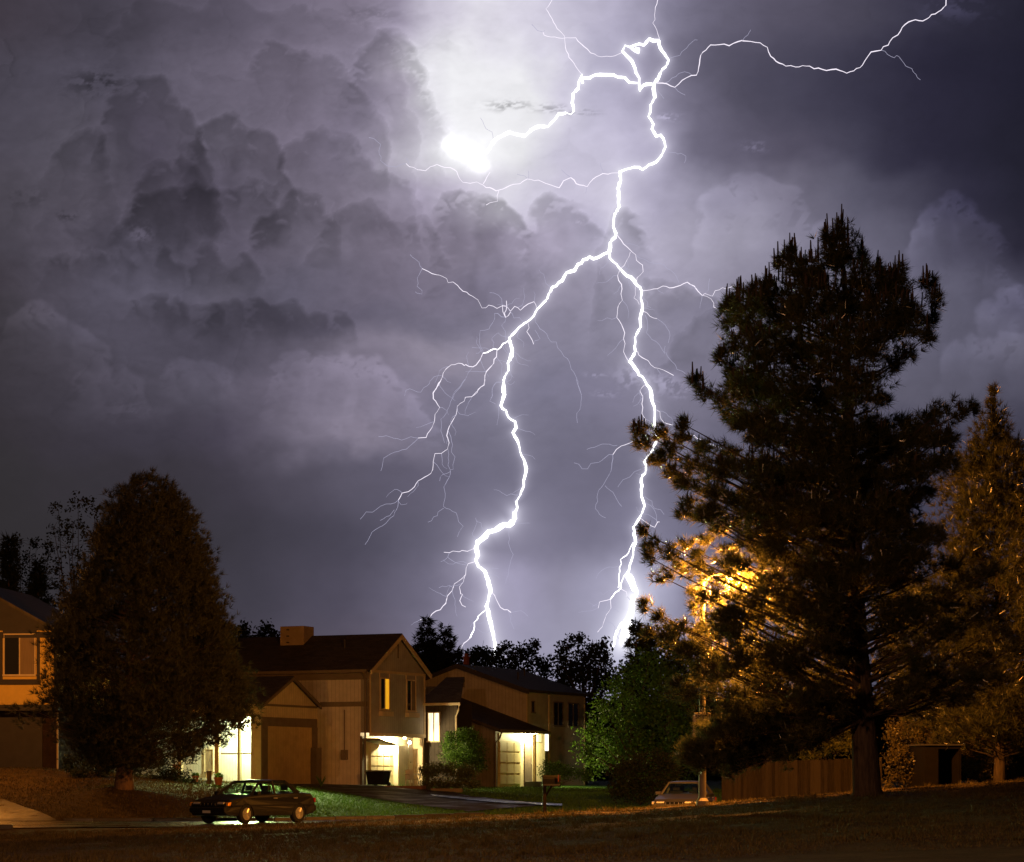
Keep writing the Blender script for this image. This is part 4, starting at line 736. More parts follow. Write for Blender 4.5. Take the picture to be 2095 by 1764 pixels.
broadleaf('bush', 'dark bush with spiky leaves at the left end of the bright porch', 'bush', 352, 101, cl([(352,1575,22,20),(335,1590,18,16),(370,1590,22,16),(390,1600,18,10),(310,1595,22,12)], dyr=.5), 64, M_DARKF, .09, 2.4, 0)
broadleaf('bush', 'low leafy flower bed in front of the bright porch', 'bush', 420, 100, cl([(400,1611,20,6),(425,1612,20,6),(450,1614,18,6),(475,1615,12,5),(375,1610,16,7)], dyr=.4), 65, M_LEAF, .07, 1.2, 0)
broadleaf('bush', 'dark shrub under the left side of the dense pine', 'bush', 190, 96, cl([(180,1560,26,22),(210,1580,24,16),(160,1585,22,16),(140,1560,20,20)], dyr=.6), 66, M_DARKF, .1, 2.2, 0)
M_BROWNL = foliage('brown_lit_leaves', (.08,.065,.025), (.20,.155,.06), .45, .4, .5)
YEL = 'golden trees behind the fence'
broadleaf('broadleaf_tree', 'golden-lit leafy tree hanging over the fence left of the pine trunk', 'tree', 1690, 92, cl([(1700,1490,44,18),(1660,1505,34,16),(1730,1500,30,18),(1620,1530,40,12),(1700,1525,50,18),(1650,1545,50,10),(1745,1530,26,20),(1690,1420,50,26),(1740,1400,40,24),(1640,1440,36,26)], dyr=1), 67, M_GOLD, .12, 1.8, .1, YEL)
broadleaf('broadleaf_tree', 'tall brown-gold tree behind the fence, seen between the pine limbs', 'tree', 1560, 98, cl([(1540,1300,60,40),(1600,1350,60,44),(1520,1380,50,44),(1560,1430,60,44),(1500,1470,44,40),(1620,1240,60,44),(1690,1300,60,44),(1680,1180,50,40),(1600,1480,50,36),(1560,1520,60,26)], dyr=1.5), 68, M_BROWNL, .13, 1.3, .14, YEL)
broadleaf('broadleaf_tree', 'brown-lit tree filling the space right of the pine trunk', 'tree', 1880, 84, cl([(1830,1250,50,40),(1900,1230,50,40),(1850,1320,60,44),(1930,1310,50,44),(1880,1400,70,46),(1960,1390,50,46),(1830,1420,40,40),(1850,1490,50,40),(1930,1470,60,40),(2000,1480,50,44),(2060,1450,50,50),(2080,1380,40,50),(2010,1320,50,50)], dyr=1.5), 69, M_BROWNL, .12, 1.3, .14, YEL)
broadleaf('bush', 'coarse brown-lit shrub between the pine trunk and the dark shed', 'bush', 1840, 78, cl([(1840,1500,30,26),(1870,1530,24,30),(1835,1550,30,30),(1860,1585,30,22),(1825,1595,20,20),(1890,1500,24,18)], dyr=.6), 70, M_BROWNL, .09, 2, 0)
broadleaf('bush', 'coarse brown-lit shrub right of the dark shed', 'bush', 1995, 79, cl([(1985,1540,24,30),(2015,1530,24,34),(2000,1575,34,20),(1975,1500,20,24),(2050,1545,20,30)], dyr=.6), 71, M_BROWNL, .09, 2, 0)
# weed by the pavement
mb = MB(); rw = np.random.RandomState(3); pw = on(657, 106)
for i in range(26):
    a = rw.rand()*6.28; h = .2+.35*rw.rand(); mb.tube([(0,0,0), (math.cos(a)*h*.22, math.sin(a)*h*.22, h*.6), (math.cos(a)*h*.5, math.sin(a)*h*.5, h)], [.02,.026,.004], 4)
o = mb.build('weed', M_LEAF, None); o.location = pw; tag(o, 'single upright green weed at the edge of the lit lawn', 'plant')
# far tree line that closes the horizon
rs = np.random.RandomState(91); n = 80000; x = rs.uniform(-75, 75, n); hh = 7.0+2.6*(fbm(x*.11+40, x*0, 140, 4)-.4)*2; z = 1.0+hh*rs.rand(n)**.8; y = 235+rs.randn(n)*2
V, F_ = leaves(np.stack([x, y, z], -1), .6, rs); tag(mesh_np('distant_trees', V, F_, M_DARKF), kind='stuff')
# ---------------------------------------------------------------- house materials
M_STUCCO_Y = surf('ochre_stucco', (.66,.44,.10), .85, .1, 2.5, bs=.3)
M_TRIM_D = surf('dark_trim', (.06,.055,.06), .6, .1, 3, bs=0)
M_ROOF = shingles('dark_shingles', (.055,.045,.038)); M_ROOF_B = shingles('bluegrey_shingles', (.10,.10,.12))
M_TAUPE = siding('taupe_siding', (.38,.35,.35), .2, 'Y'); M_TAUPE_X = siding('taupe_siding_long', (.52,.47,.46), .2, 'X')
M_TAN = siding('tan_siding', (.56,.48,.36), .2, 'Y'); M_TAN2 = siding('beige_siding', (.42,.37,.31), .2, 'X')
M_TRIM_T = surf('tan_trim', (.58,.46,.30), .6, .12, 4, bs=0); M_FASCIA = surf('brown_fascia', (.15,.12,.10), .7, .15, 3, bs=0)
M_WHITE = siding('white_porch_siding', (.74,.72,.64), .15, 'X'); M_WHITE_T = surf('white_trim', (.75,.72,.66), .5, .05, 3, bs=0); M_CREAM = siding('cream_siding', (.66,.60,.44), .12, 'Y')
M_DOORP = siding('garage_boards', (.50,.38,.22), .15, 'Y', .18); M_CREAMP = surf('cream_door', (.56,.50,.32), .5, .1, 3, bs=0)
M_WINDOW = None
m, t, b = nt('dark_window'); b.inputs['Base Color'].default_value = (.02,.022,.028,1); b.inputs['Roughness'].default_value = .08; b.inputs['Specular IOR Level'].default_value = .8; bump(t, b, noise(t, .8, 2), .06, .02); M_WINDOW = m
M_CURTAIN = surf('drawn_curtain', (.22,.16,.11), .9, .15, 6, stretch=(8,8,.3), bs=.5)
def litglass(name, c, s, lo=.6):
    m, t, b = nt(name); f = noise(t, 3.5, 4, .5, (5,5,.35)); b.inputs['Base Color'].default_value = (*c, 1); t.links.new(ramp(t, f, [(.35, sc(c, lo)), (.65, c)]), b.inputs['Emission Color']); b.inputs['Emission Strength'].default_value = s; return m
M_LIT_Y = litglass('lit_yellow_blind', (1,.50,.02), .78, .8); M_LIT_W = litglass('lit_curtain', (1,.86,.52), 2.2, .45); M_LIT_S = litglass('lit_white_window', (1,.97,.86), 3.2, .9)
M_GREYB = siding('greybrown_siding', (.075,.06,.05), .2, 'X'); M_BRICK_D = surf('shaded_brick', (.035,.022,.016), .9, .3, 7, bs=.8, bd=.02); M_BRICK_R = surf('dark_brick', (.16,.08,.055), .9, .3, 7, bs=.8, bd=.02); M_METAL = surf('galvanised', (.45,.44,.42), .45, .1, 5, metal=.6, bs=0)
M_BLACKP = surf('black_plastic', (.012,.013,.014), .45, .2, 3, bs=0); M_CHAIR = surf('white_plastic', (.78,.76,.68), .4, .04, 3, bs=0); M_TERRA = surf('terracotta', (.32,.13,.07), .8, .15, 6, bs=.2)

m, t, b = nt('weathered_shaded_fence'); g_ = t.nodes.new('ShaderNodeNewGeometry'); f = noise(t, 5, 5, .7, (6,6,.6)); ad = t.nodes.new('ShaderNodeMath'); ad.operation = 'MULTIPLY_ADD'; ad.inputs[1].default_value = .6; t.links.new(g_.outputs['Random Per Island'], ad.inputs[0]); t.links.new(f, ad.inputs[2])
t.links.new(ramp(t, ad.outputs[0], [(.35, (.018,.014,.010)), (1.0, (.060,.047,.036))]), b.inputs['Base Color']); b.inputs['Roughness'].default_value = .9; b.inputs['Specular IOR Level'].default_value = .05; bump(t, b, f, .6, .01); M_WOODF = m  # boards darker than weathered wood: the pine's shade is put into their colour
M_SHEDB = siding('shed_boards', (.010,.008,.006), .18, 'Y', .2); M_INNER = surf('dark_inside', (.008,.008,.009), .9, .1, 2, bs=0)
def slab(mb, p0, p1, p2, p3, th):
    """a roof slope: four corners (counter-clockwise from above) and a thickness downwards"""
    q = [Vector(p) for p in (p0, p1, p2, p3)]; dn = Vector((0, 0, -th)); return mb.add(q+[v+dn for v in q], [(0,1,2,3),(7,6,5,4),(0,4,5,1),(1,5,6,2),(2,6,7,3),(3,7,4,0)])
def window_a(par, b0, b1, z0, z1, a, panes, frame=M_TRIM_T, fw=.06, name='window'):
    """window in a face whose outside looks along +a; panes = list of materials from b0 to b1"""
    mb = MB(); mb.box(a-.02, a+.05, b0-fw, b0, z0, z1); mb.box(a-.02, a+.05, b1, b1+fw, z0, z1); mb.box(a-.02, a+.052, b0-fw, b1+fw, z1, z1+fw); mb.box(a-.02, a+.09, b0-fw*1.6, b1+fw*1.6, z0-fw*1.4, z0)
    n = len(panes); w = (b1-b0)/n
    for i in range(1, n): mb.box(a-.02, a+.04, b0+w*i-.025, b0+w*i+.025, z0+.001, z1-.001)
    f = mb.build(name, frame, par)
    for i, m_ in enumerate(panes): MB().box(a-.015, a+.015, b0+w*i+.001, b0+w*(i+1)-.001, z0+.001, z1-.001).build('pane', m_, f)
    return f
def window_b(par, a0, a1, z0, z1, b, panes, frame=M_TRIM_T, fw=.06, name='window'):
    """window in a face whose outside looks along -b"""
    mb = MB(); mb.box(a0-fw, a0, b-.05, b+.02, z0, z1); mb.box(a1, a1+fw, b-.05, b+.02, z0, z1); mb.box(a0-fw, a1+fw, b-.052, b+.02, z1, z1+fw); mb.box(a0-fw*1.6, a1+fw*1.6, b-.09, b+.02, z0-fw*1.4, z0)
    n = len(panes); w = (a1-a0)/n
    for i in range(1, n): mb.box(a0+w*i-.025, a0+w*i+.025, b-.04, b+.02, z0+.001, z1-.001)
    f = mb.build(name, frame, par)
    for i, m_ in enumerate(panes): MB().box(a0+w*i+.001, a0+w*(i+1)-.001, b-.015, b+.015, z0+.001, z1-.001).build('pane', m_, f)
    return f
# ================================================================ main house (two storeys, gable turned to the right)
A1 = R(-25); H1 = Frame(wx_(757, 112), 112, A1); h1 = empty('house', (H1.o.x, H1.o.y, 0), A1, 'two-storey taupe house with bright white porch, rooftop cooler and small lit yellow window', 'house')
G0 = .7; W1 = 5.5; LEN = 12.5; ze = H1.hb(757, 1369, 0)[1]; zr = ze+1.62; zo = H1.hb(757, 1499, 0)[1]
wl = MB(); wl.box(-LEN, -.5, 0, W1, G0, zo+.002); wl.build('wall', M_TAUPE_X, h1)
up = MB(); up.prism([(0, zo), (W1, zo), (W1, ze), (W1/2, zr), (0, ze)], 'x', -.48, 0); up.build('wall', M_TAUPE, h1)
up = MB(); up.prism([(.003, zo), (W1-.003, zo), (W1-.003, ze), (W1/2, zr-.01), (.003, ze)], 'x', -LEN, -.482); up.build('wall', M_TAUPE_X, h1)
tr = MB(); zb0, zb1 = H1.hb(700, 1446, 0)[1], H1.hb(700, 1436, 0)[1]; tr.box(-2.6, -.02, -.03, 0, zb0, zb1); zf = ze-.05; tr.box(-LEN, 0, -.035, 0, zf-.42, zf-.12); tr.box(-.12, .003, -.032, 0, zo, zf-.44)
tr.build('trim_band', M_FASCIA, h1)
tg = MB(); tg.box(0, .035, -.03, W1+.03, ze-.14, ze-.02); tg.box(0, .03, -.03, .07, zo, ze-.142); tg.box(0, .03, W1-.07, W1+.03, zo, ze-.142); tg.box(-.02, .03, -.05, W1+.05, zo-.16, zo)
zw0, zw1 = H1.hb(757, 1449, 0)[1], H1.hb(757, 1387, 0)[1]; wins = []
for X0_, X1_ in ((778, 795), (832, 849)): b0 = H1.ha(X0_, 1400, 0)[0]; b1 = H1.ha(X1_, 1400, 0)[0]; wins.append((b0, b1)); tg.box(0, .028, b0-.10, b0-.04, zw1+.07, ze-.142); tg.box(0, .028, b1+.04, b1+.10, zw1+.07, ze-.142)
tg.build('trim_board', M_TRIM_T, h1)
window_a(h1, wins[0][0], wins[0][1], zw0, zw1, 0, [M_WINDOW, M_LIT_Y]); window_a(h1, wins[1][0], wins[1][1], zw0, zw1, 0, [M_WINDOW, M_CURTAIN])
bx = MB()
for b0, b1 in wins: bx.box(.0, .2, b0-.14, b1+.14, zw0-.34, zw0-.12)
bx.build('window_box', M_TRIM_T, h1)
MB().box(.0, .03, W1/2-.06, W1/2+.06, zr-1.0, zr-.35).build('gable_vent', M_FASCIA, h1)
rf = MB(); ov = .28; s1 = (zr-ze)/(W1/2); A_, B_ = -LEN-.3, .22; lo = ze-ov*s1+.16; slab(rf, (A_,-ov,lo), (B_,-ov,lo), (B_,W1/2,zr+.16), (A_,W1/2,zr+.16), .12); slab(rf, (A_,W1/2,zr+.158), (B_,W1/2,zr+.158), (B_,W1+ov,lo), (A_,W1+ov,lo), .12); rf1 = rf.build('roof', M_ROOF, h1)
bg = MB(); slab(bg, (.18,-ov-.01,lo-.05), (.26,-ov-.01,lo-.05), (.26,W1/2,zr+.11), (.18,W1/2,zr+.11), .2); slab(bg, (.18,W1/2,zr+.108), (.26,W1/2,zr+.108), (.26,W1+ov+.01,lo-.05), (.18,W1+ov+.01,lo-.05), .2); bg.build('bargeboard', M_TRIM_T, h1)
gt = MB(); gt.box(-LEN, .0, -ov-.11, -ov, lo-.16, lo-.02); gt.build('gutter', M_FASCIA, h1)
for xv, bv in ((-2.2, 1.6), (-6.8, 3.9), (-4.1, 4.2)): MB().tube([(xv, bv, ze+.6), (xv, bv, zr+.16-abs(bv-W1/2)*s1+.38)], .05, 8).build('vent_pipe', M_TRIM_D, h1)
dpp = MB(); dpp.tube([(-.2,-ov-.06,lo-.12),(-.2,-.09,lo-.45),(-.2,-.09,G0)], .045, 6); dpp.build('downpipe', M_FASCIA, h1)
met = MB(); met.box(-1.45,-1.15,-.16,-.001,2.3,2.75); met.tube([(-1.3,-.06,2.75),(-1.3,-.06,4.6)], .025, 6); met.build('electric_meter', M_FASCIA, h1)
# rooftop cooler
a0, _ = H1.hb(573, 1300, W1/2-.8); a1, _ = H1.hb(621, 1300, W1/2-.8); zc0 = H1.hb(600, 1322, W1/2-.5)[1]; zc1 = H1.hb(600, 1282, W1/2-.5)[1]
cm = MB(); cm.box(a0, a1, W1/2-.8, W1/2+.2, zc0, zc1); cm.box(a0+.28, a1-.36, W1/2-.6, W1/2, zr-.6, zc0-.002); ck = cm.build('rooftop_cooler', surf('cooler_housing', (.36,.27,.19), .6, .12, 3), h1, .02)
lv = MB()
for i in range(3): lv.box(a0+.36, a0+.5, W1/2-.825, W1/2-.80, zc1-.2-.3*i, zc1-.14-.3*i)
lv.build('louvre', M_TRIM_D, ck)
# ground floor under the gable
zg = gz(H1.w(-.5, 1, 0).x, H1.w(-.5, 1, 0).y); ha = lambda X, Y, a: H1.ha(X, Y, a)
gw_ = MB(); gw_.box(-.5, -.47, .02, W1, G0, zo-.165); gw_.build('wall', M_CREAM, h1)
cp = MB(); cp.box(-.52, -.40, -.02, .3, G0, zo-.17); cp.build('corner_post', M_FASCIA, h1)
b0 = ha(757, 1550, -.46)[0]; b1 = ha(808, 1550, -.46)[0]; zt = ha(780, 1528, -.46)[1]
gd = MB(); 
for i in range(4):
    for j in range(4):
        w4 = (b1-b0)/4; h4 = (zt-zg)/4; gd.box(-.465, -.42, b0+w4*i+.03, b0+w4*(i+1)-.03, zg+h4*j+.03, zg+h4*(j+1)-.03)
gd.box(-.469, -.445, b0, b1, zg, zt); gd.build('garage_door', M_CREAMP, h1)
b2, b3 = ha(810, 1560, -.3)[0], ha(831, 1560, -.3)[0]; MB().box(-.46, -.18, b2, b3, G0, ha(820, 1526, -.3)[1]).build('post', M_TAN, h1)
b4 = ha(838, 1560, -.4)[0]; ed = MB(); ed.box(-.468, -.43, b4, b4+.85, zg+.1, zg+2.15); edo = ed.build('door', M_WHITE_T, h1); MB().lathe([(.03,-.03),(.03,.03)], (-.40, b4+.1, zg+1.1), 8).build('handle', M_METAL, edo)
MB().box(-.46, .06, W1-.34, W1-.18, G0, zo-.17).build('post', M_TRIM_T, h1)
ca_ = MB(); zc = ha(757, 1517, .2)[1]; cb0, cb1 = ha(757, 1517, -.1)[0], ha(792, 1517, -.1)[0]
ca_.prism([(cb0, zc+.16), (cb1, zc-.1), (cb1, zc-.16), (cb0, zc+.06)], 'x', -.45, .35); ca_.build('awning', M_FASCIA, h1)
M_BULB = glow('warm_bulb', (1, .86, .5), 26); M_BULBW = glow('cool_bulb', (.92, 1, .9), 30)
def wall_lamp(par, x, y, z, mat, col, power, r=.07):
    f = MB(); f.box(x-.06, x+.02, y-.05, y+.05, z+.06, z+.16); f.lathe([(.1, .07), (.05, .13)], (x, y, z), 8); o = f.build('wall_lamp', M_TRIM_D, par); MB().lathe([(.01,-.1),(r,-.06),(r*1.1,0),(r*.6,.07)], (x, y, z), 10).build('bulb', mat, o, smooth=True)
    return o
bl, zl = ha(838, 1519, -.05); wall_lamp(h1, -.05, bl, zl, M_BULB, None, 0); L1 = (H1.w(-.04, bl, zl-.02)); L1B = H1.w(-.16, ha(800, 1509, -.16)[0], zl+.05); bl2, zl2 = ha(822, 1509, -.25); wall_lamp(h1, -.10, bl2, zl2, M_BULB, None, 0)
# side wing with the small lit window, behind and right
ba = W1+.3; a_r = H1.hb(935, 1500, ba)[0]; zE = H1.hb(900, 1439, ba)[1]; zT = H1.hb(866, 1414, ba+2.5)[1]
sw = MB(); sw.box(-.3, a_r, ba, ba+1.6, G0, zE); sw.build('wall', M_GREYB, h1)
rs_ = MB(); slab(rs_, (-.3, ba-.35, zE+.02), (a_r+.35, ba-.35, zE+.02), (a_r-.9, ba+2.6, zE+1.35), (-.3, ba+2.6, zE+1.35), .1); slab(rs_, (-.3, ba+2.6, zE+1.348), (a_r-.9, ba+2.6, zE+1.348), (a_r-.9, ba+2.7, zE+1.2), (-.3, ba+2.7, zE+1.2), .1); rs_.build('roof', M_ROOF_B, h1)
gu = MB(); gu.box(-.3, a_r+.38, ba-.46, ba-.36, zE-.12, zE); gu.tube([(a_r+.3, ba-.40, zE-.1), (a_r+.25, ba-.36, zE-.35), (a_r-.02, ba-.06, zE-.62), (a_r-.02, ba-.05, G0)], .045, 6); gu.build('gutter', M_TRIM_T, h1)
c0, c1 = H1.hb(877, 1480, ba)[0], H1.hb(899, 1480, ba)[0]; window_b(h1, c0, c1, H1.hb(888, 1516, ba)[1], H1.hb(888, 1459, ba)[1], ba, [M_LIT_W, M_LIT_W], M_TRIM_T, .05)
# front wing with the small gable and the board door
w_a = -2.75; w_b = -5.1; wze = H1.hb(540, 1441, w_b)[1]; wzr = H1.hb(595, 1383, w_b/2)[1]-.12
gb = MB(); gb.prism([(w_b, G0), (-.002, G0), (-.002, wze), (w_b/2, wzr), (w_b, wze)], 'x', w_a-.5, w_a); gb.build('wall', M_TAN, h1)
pb0 = H1.ha(546, 1500, w_a)[0]; pb1 = H1.ha(637, 1500, w_a)[0]; pz0 = H1.ha(590, 1598, w_a)[1]; pz1 = H1.ha(590, 1485, w_a)[1]; pt = H1.ha(590, 1469, w_a)[1]
fr = MB(); fr.box(w_a, w_a+.06, w_b, -.15, pt-.40, pt); fr.box(w_a, w_a+.05, w_b, pb0, G0, pt-.402); fr.box(w_a, w_a+.05, pb1, pb1+.5, G0, pt-.402); fr.box(w_a+.002, w_a+.03, w_b, -.1, wze-.06, wze+.04); fr.build('trim_band', M_FASCIA, h1)
MB().box(w_a, w_a+.03, pb0+.004, pb1-.004, pz0-.3, pt-.404).build('garage_door', M_DOORP, h1)
MB().box(w_a+.06, w_a+.34, pb1-.15, pb1+.35, G0, H1.ha(644, 1530, w_a)[1]).build('post', M_FASCIA, h1)
sw_ = (wzr-wze)/(-w_b/2); lo2 = wze-.25*sw_+.12; rr = MB(); slab(rr, (-LEN-.2, w_b-.25, lo2), (w_a+.2, w_b-.25, lo2), (w_a+.2, w_b/2, wzr+.12), (-LEN-.2, w_b/2, wzr+.12), .1); slab(rr, (-LEN-.2, w_b/2, wzr+.118), (w_a+.2, w_b/2, wzr+.118), (w_a+.2, .2, wze-.0), (-LEN-.2, .2, wze-.0), .1); rr.build('roof', M_ROOF, h1)
bg = MB(); slab(bg, (w_a+.17,w_b-.26,lo2-.05), (w_a+.24,w_b-.26,lo2-.05), (w_a+.24,w_b/2,wzr+.07), (w_a+.17,w_b/2,wzr+.07), .14); slab(bg, (w_a+.17,w_b/2,wzr+.069), (w_a+.24,w_b/2,wzr+.069), (w_a+.24,.2,wze-.06), (w_a+.17,.2,wze-.06), .14); bg.build('bargeboard', M_FASCIA, h1)
# open porch
pr = w_b+1.7; zpt = H1.hb(500, 1466, w_b)[1]; wp = MB(); wp.box(-LEN, w_a-.502, pr, -.01, G0, wze-.01); wp.build('wall', M_WHITE, h1)
be = MB(); be.box(-LEN-.1, w_a-.502, w_b, w_b+.22, zpt, wze+.06); be.box(-LEN, w_a-.502, w_b+.222, pr-.002, zpt+.12, zpt+.22); be.box(-LEN-.1, w_a-.1, w_b-.30, w_b-.2, lo2-.14, lo2-.0); be.build('beam', M_TRIM_T, h1)
MB().box(w_a-.5, w_a-.30, w_b-.03, w_b, G0, wze).build('corner_board', M_TAN, h1)
for X_, wd, mt_ in ((445, .22, M_TRIM_T), (490, .12, M_WHITE_T), (369, .2, M_TRIM_T)):
    a_, _ = H1.hb(X_, 1550, w_b+.1); MB().box(a_-wd/2, a_+wd/2, w_b+.02, w_b+.2, G0, zpt-.003).build('post', mt_, h1)
ra = MB(); zra = H1.hb(500, 1542, w_b+.1)[1]; a_2 = H1.hb(452, 1550, w_b+.1)[0]; ra.box(a_2, w_a-.51, w_b+.08, w_b+.13, zra-.03, zra+.03); ra.build('porch_rail', M_TRIM_T, h1)
a5, a6 = H1.hb(420, 1550, pr)[0], H1.hb(436, 1550, pr)[0]; window_b(h1, a5, a6, H1.hb(428, 1577, pr)[1], H1.hb(428, 1534, pr)[1], pr, [M_CURTAIN], M_TRIM_T, .05)
a7 = H1.hb(520, 1550, pr)[0]; dr = MB().box(a7-.45, a7+.45, pr-.04, pr, 1.15, 3.2).build('door', M_WHITE_T, h1); MB().lathe([(.03,-.03),(.03,.03)], (a7+.36, pr-.07, 2.1), 8).build('handle', M_METAL, dr)
fl = MB().box(-LEN, w_a-.51, w_b-.1, pr-.01, G0, 1.12).build('porch_floor', M_CONC, h1)
la_ = MB(); ax_ = H1.hb(492, 1500, w_b+.9)[0]; la_.lathe([(.16,.12),(.14,.02),(.05,0)], (ax_, w_b+.95, zpt-.14), 12); lo_ = la_.build('ceiling_lamp', M_TRIM_D, h1); MB().lathe([(.01,-.12),(.09,-.08),(.11,0)], (ax_, w_b+.95, zpt-.14), 12).build('bulb', M_BULBW, lo_)
LP = H1.w(ax_, w_b+.95, zpt-.42)
# ================================================================ second house
H2 = Frame(wx_(1077, 128), 128, A1); h2 = empty('house', (H2.o.x, H2.o.y, 0), A1, 'two-storey brown house with a broad low gable and a lamp over its garage door', 'house')
z2e = H2.hb(1077, 1413, 0)[1]; hw2 = 3.9; z2r = H2.hb(940, 1364, 0)[1]; g2 = .8; D2 = 7.7
o = MB(); o.prism([(-2*hw2, g2), (0, g2), (0, z2e), (-hw2, z2r), (-2*hw2, z2e)], 'y', 0, .4); o.build('wall', M_TAN2, h2); o = MB(); o.box(-2*hw2+.002, -.002, .402, D2, g2, z2e); o.build('wall', M_TAUPE, h2)
s2 = (z2r-z2e)/hw2; lo = z2e-.3*s2+.14; o = MB(); slab(o, (-hw2,-.35,z2r+.14), (.3,-.35,lo), (.3,D2+.3,lo), (-hw2,D2+.3,z2r+.14), .12); slab(o, (-2*hw2-.3,-.35,lo), (-hw2,-.35,z2r+.139), (-hw2,D2+.3,z2r+.139), (-2*hw2-.3,D2+.3,lo), .12); o.build('roof', M_ROOF, h2)
o = MB(); slab(o, (-hw2,-.39,z2r+.08), (.31,-.39,lo-.06), (.31,-.352,lo-.06), (-hw2,-.352,z2r+.08), .18); slab(o, (-2*hw2-.3,-.39,lo-.06), (-hw2,-.39,z2r+.079), (-hw2,-.352,z2r+.079), (-2*hw2-.3,-.352,lo-.06), .18); o.build('bargeboard', M_TRIM_D, h2)
MB().box(-hw2-.3, -hw2+.3, -.03, 0, z2r-1.1, z2r-.55).build('gable_vent', M_FASCIA, h2)
bj = H2.ha(1123, 1450, 0)[0]; 
for q0, q1, q2 in ((.03, -.02, .1), (.05, bj-.08, bj+.08), (.04, D2-.1, D2)): MB().box(0, q0, q1, q2, g2, lo-.2).build('corner_board', M_TRIM_T, h2)
for X0_, X1_ in ((1132, 1151), (1162, 1182)): window_a(h2, H2.ha(X0_, 1460, 0)[0], H2.ha(X1_, 1460, 0)[0], H2.ha(1140, 1484, 0)[1], H2.ha(1140, 1438, 0)[1], 0, [M_WINDOW, M_WINDOW], M_FASCIA, .06)
bo = H2.ha(1089, 1450, 0)[0]; window_a(h2, bo-.12, bo+.2, H2.ha(1089, 1457, 0)[1], H2.ha(1089, 1436, 0)[1], 0, [M_WINDOW], M_FASCIA, .05)
cyd = MB(); 
a2g = 1.07; w2b = -6.1; zgE = H2.hb(1010, 1491, w2b)[1]; zg2r = zgE+.36*4.6
o = MB(); o.prism([(-4, g2), (a2g, g2), (a2g, zgE), (a2g-4.6, zg2r), (-4, zg2r-.1)], 'y', w2b, w2b+.3); o.build('wall', siding('redbrown_wall', (.20,.18,.165), .2, 'X'), h2)
o = MB(); o.box(-4, a2g-.002, w2b+.302, -.01, g2, zgE-.05); o.build('wall', M_CREAM, h2)
o = MB(); slab(o, (a2g-4.8, w2b-.3, zg2r+.17), (a2g+.45, w2b-.3, zgE-.04), (a2g+.45, -.42, zgE-.04), (a2g-4.8, -.42, zg2r+.17), .16); o.build('roof', M_ROOF, h2)
o = MB(); o.box(a2g+.45, a2g+.53, w2b-.3, -.42, zgE-.18, zgE-.04); o.tube([(a2g+.48, w2b-.2, zgE-.15), (a2g+.3, w2b-.1, zgE-.5), (a2g+.05, w2b-.03, zgE-.7), (a2g+.04, w2b-.03, g2)], .045, 6); o.build('gutter', M_FASCIA, h2)
o = MB(); o.box(a2g, a2g+.04, w2b-.005, w2b+.2, g2, zgE-.1); o.build('corner_board', M_FASCIA, h2)
db0, db1 = H2.ha(1021, 1560, a2g)[0], H2.ha(1064, 1560, a2g)[0]; dz0, dz1 = H2.ha(1040, 1606, a2g)[1], H2.ha(1040, 1517, a2g)[1]
o = MB(); o.box(a2g, a2g+.02, db0, db1, dz0, dz1)
for i in range(3):
    for j in range(4): o.box(a2g+.018, a2g+.05, db0+(db1-db0)/3*i+.04, db0+(db1-db0)/3*(i+1)-.04, dz0+(dz1-dz0)/4*j+.05, dz0+(dz1-dz0)/4*(j+1)-.05)
o.build('garage_door', M_CREAMP, h2)
o = MB(); o.box(a2g, a2g+.03, db0-.02, -.5, dz1+.004, zgE-.22); o.build('wall_panel', M_WHITE_T, h2)
e0 = H2.ha(1094, 1550, a2g+.5)[0]; MB().box(a2g+.42, a2g+.56, e0-.07, e0+.07, g2, zgE-.22).build('post', M_TRIM_T, h2)
for xv, bv in ((-1.6, 2.4), (-2.6, 5.4)): MB().tube([(xv, bv, z2e), (xv, bv, z2r+.14+xv*0-abs(xv+hw2)*s2+.4)], .05, 8).build('vent_pipe', M_TRIM_D, h2)
# lit window beside the entry, step, door
s0, s1_ = H2.ha(1101, 1515, 0)[0], H2.ha(1121, 1515, 0)[0]; window_a(h2, s0, s1_, H2.ha(1110, 1536, 0)[1], H2.ha(1110, 1498, 0)[1], 0, [M_LIT_S], M_TRIM_T, .05)
d0 = H2.ha(1072, 1560, a2g)[0]; dd = MB().box(a2g, a2g+.05, d0, d0+.9, dz0+.1, dz0+2.15).build('door', M_FASCIA, h2); MB().lathe([(.03,-.03),(.03,.03)], (a2g+.08, d0+.8, dz0+1.1), 8).build('handle', M_METAL, dd)
MB().box(a2g, a2g+1.3, d0+.0, d0+1.9, dz0-.3, dz0+.17).build('step', M_CONC, h2, .02)
bl3, zl3 = H2.ha(1083, 1502, a2g+.12); wall_lamp(h2, a2g+.12, bl3, zl3, M_BULB, None, 0, .09); L2 = H2.w(a2g+.42, bl3, zl3-.02)
# chimney of a house behind
c = P(954, 1370, 150); mb = MB(); mb.box(-.12,.12,-.15,.15,-1.6,.72); mb.box(-.17,.17,-.2,.2,.722,.80); mb.box(-.09,.09,-.1,.1,.802,.98); 
ho = empty('house', (c.x, c.y, 0), A1, 'dark roof and red brick chimney showing over the ridge of the brown house', 'house'); ck = mb.build('chimney', surf('red_brick', (.30,.09,.06), .85, .25, 6, bs=.5), ho); ck.location = (0,0,c.z); zz = c.z-.9
o = MB(); slab(o, (-2.2,-1.8,zz-.9), (2.2,-1.8,zz-.9), (2.2,1,zz), (-2.2,1,zz), .1); slab(o, (-2.2,1,zz-.001), (2.2,1,zz-.001), (2.2,3.8,zz-.9), (-2.2,3.8,zz-.9), .1); o.build('roof', M_ROOF, ho); MB().box(-2,2,-1.6,3.6,.8,zz-.95).build('wall', M_TAUPE, ho)
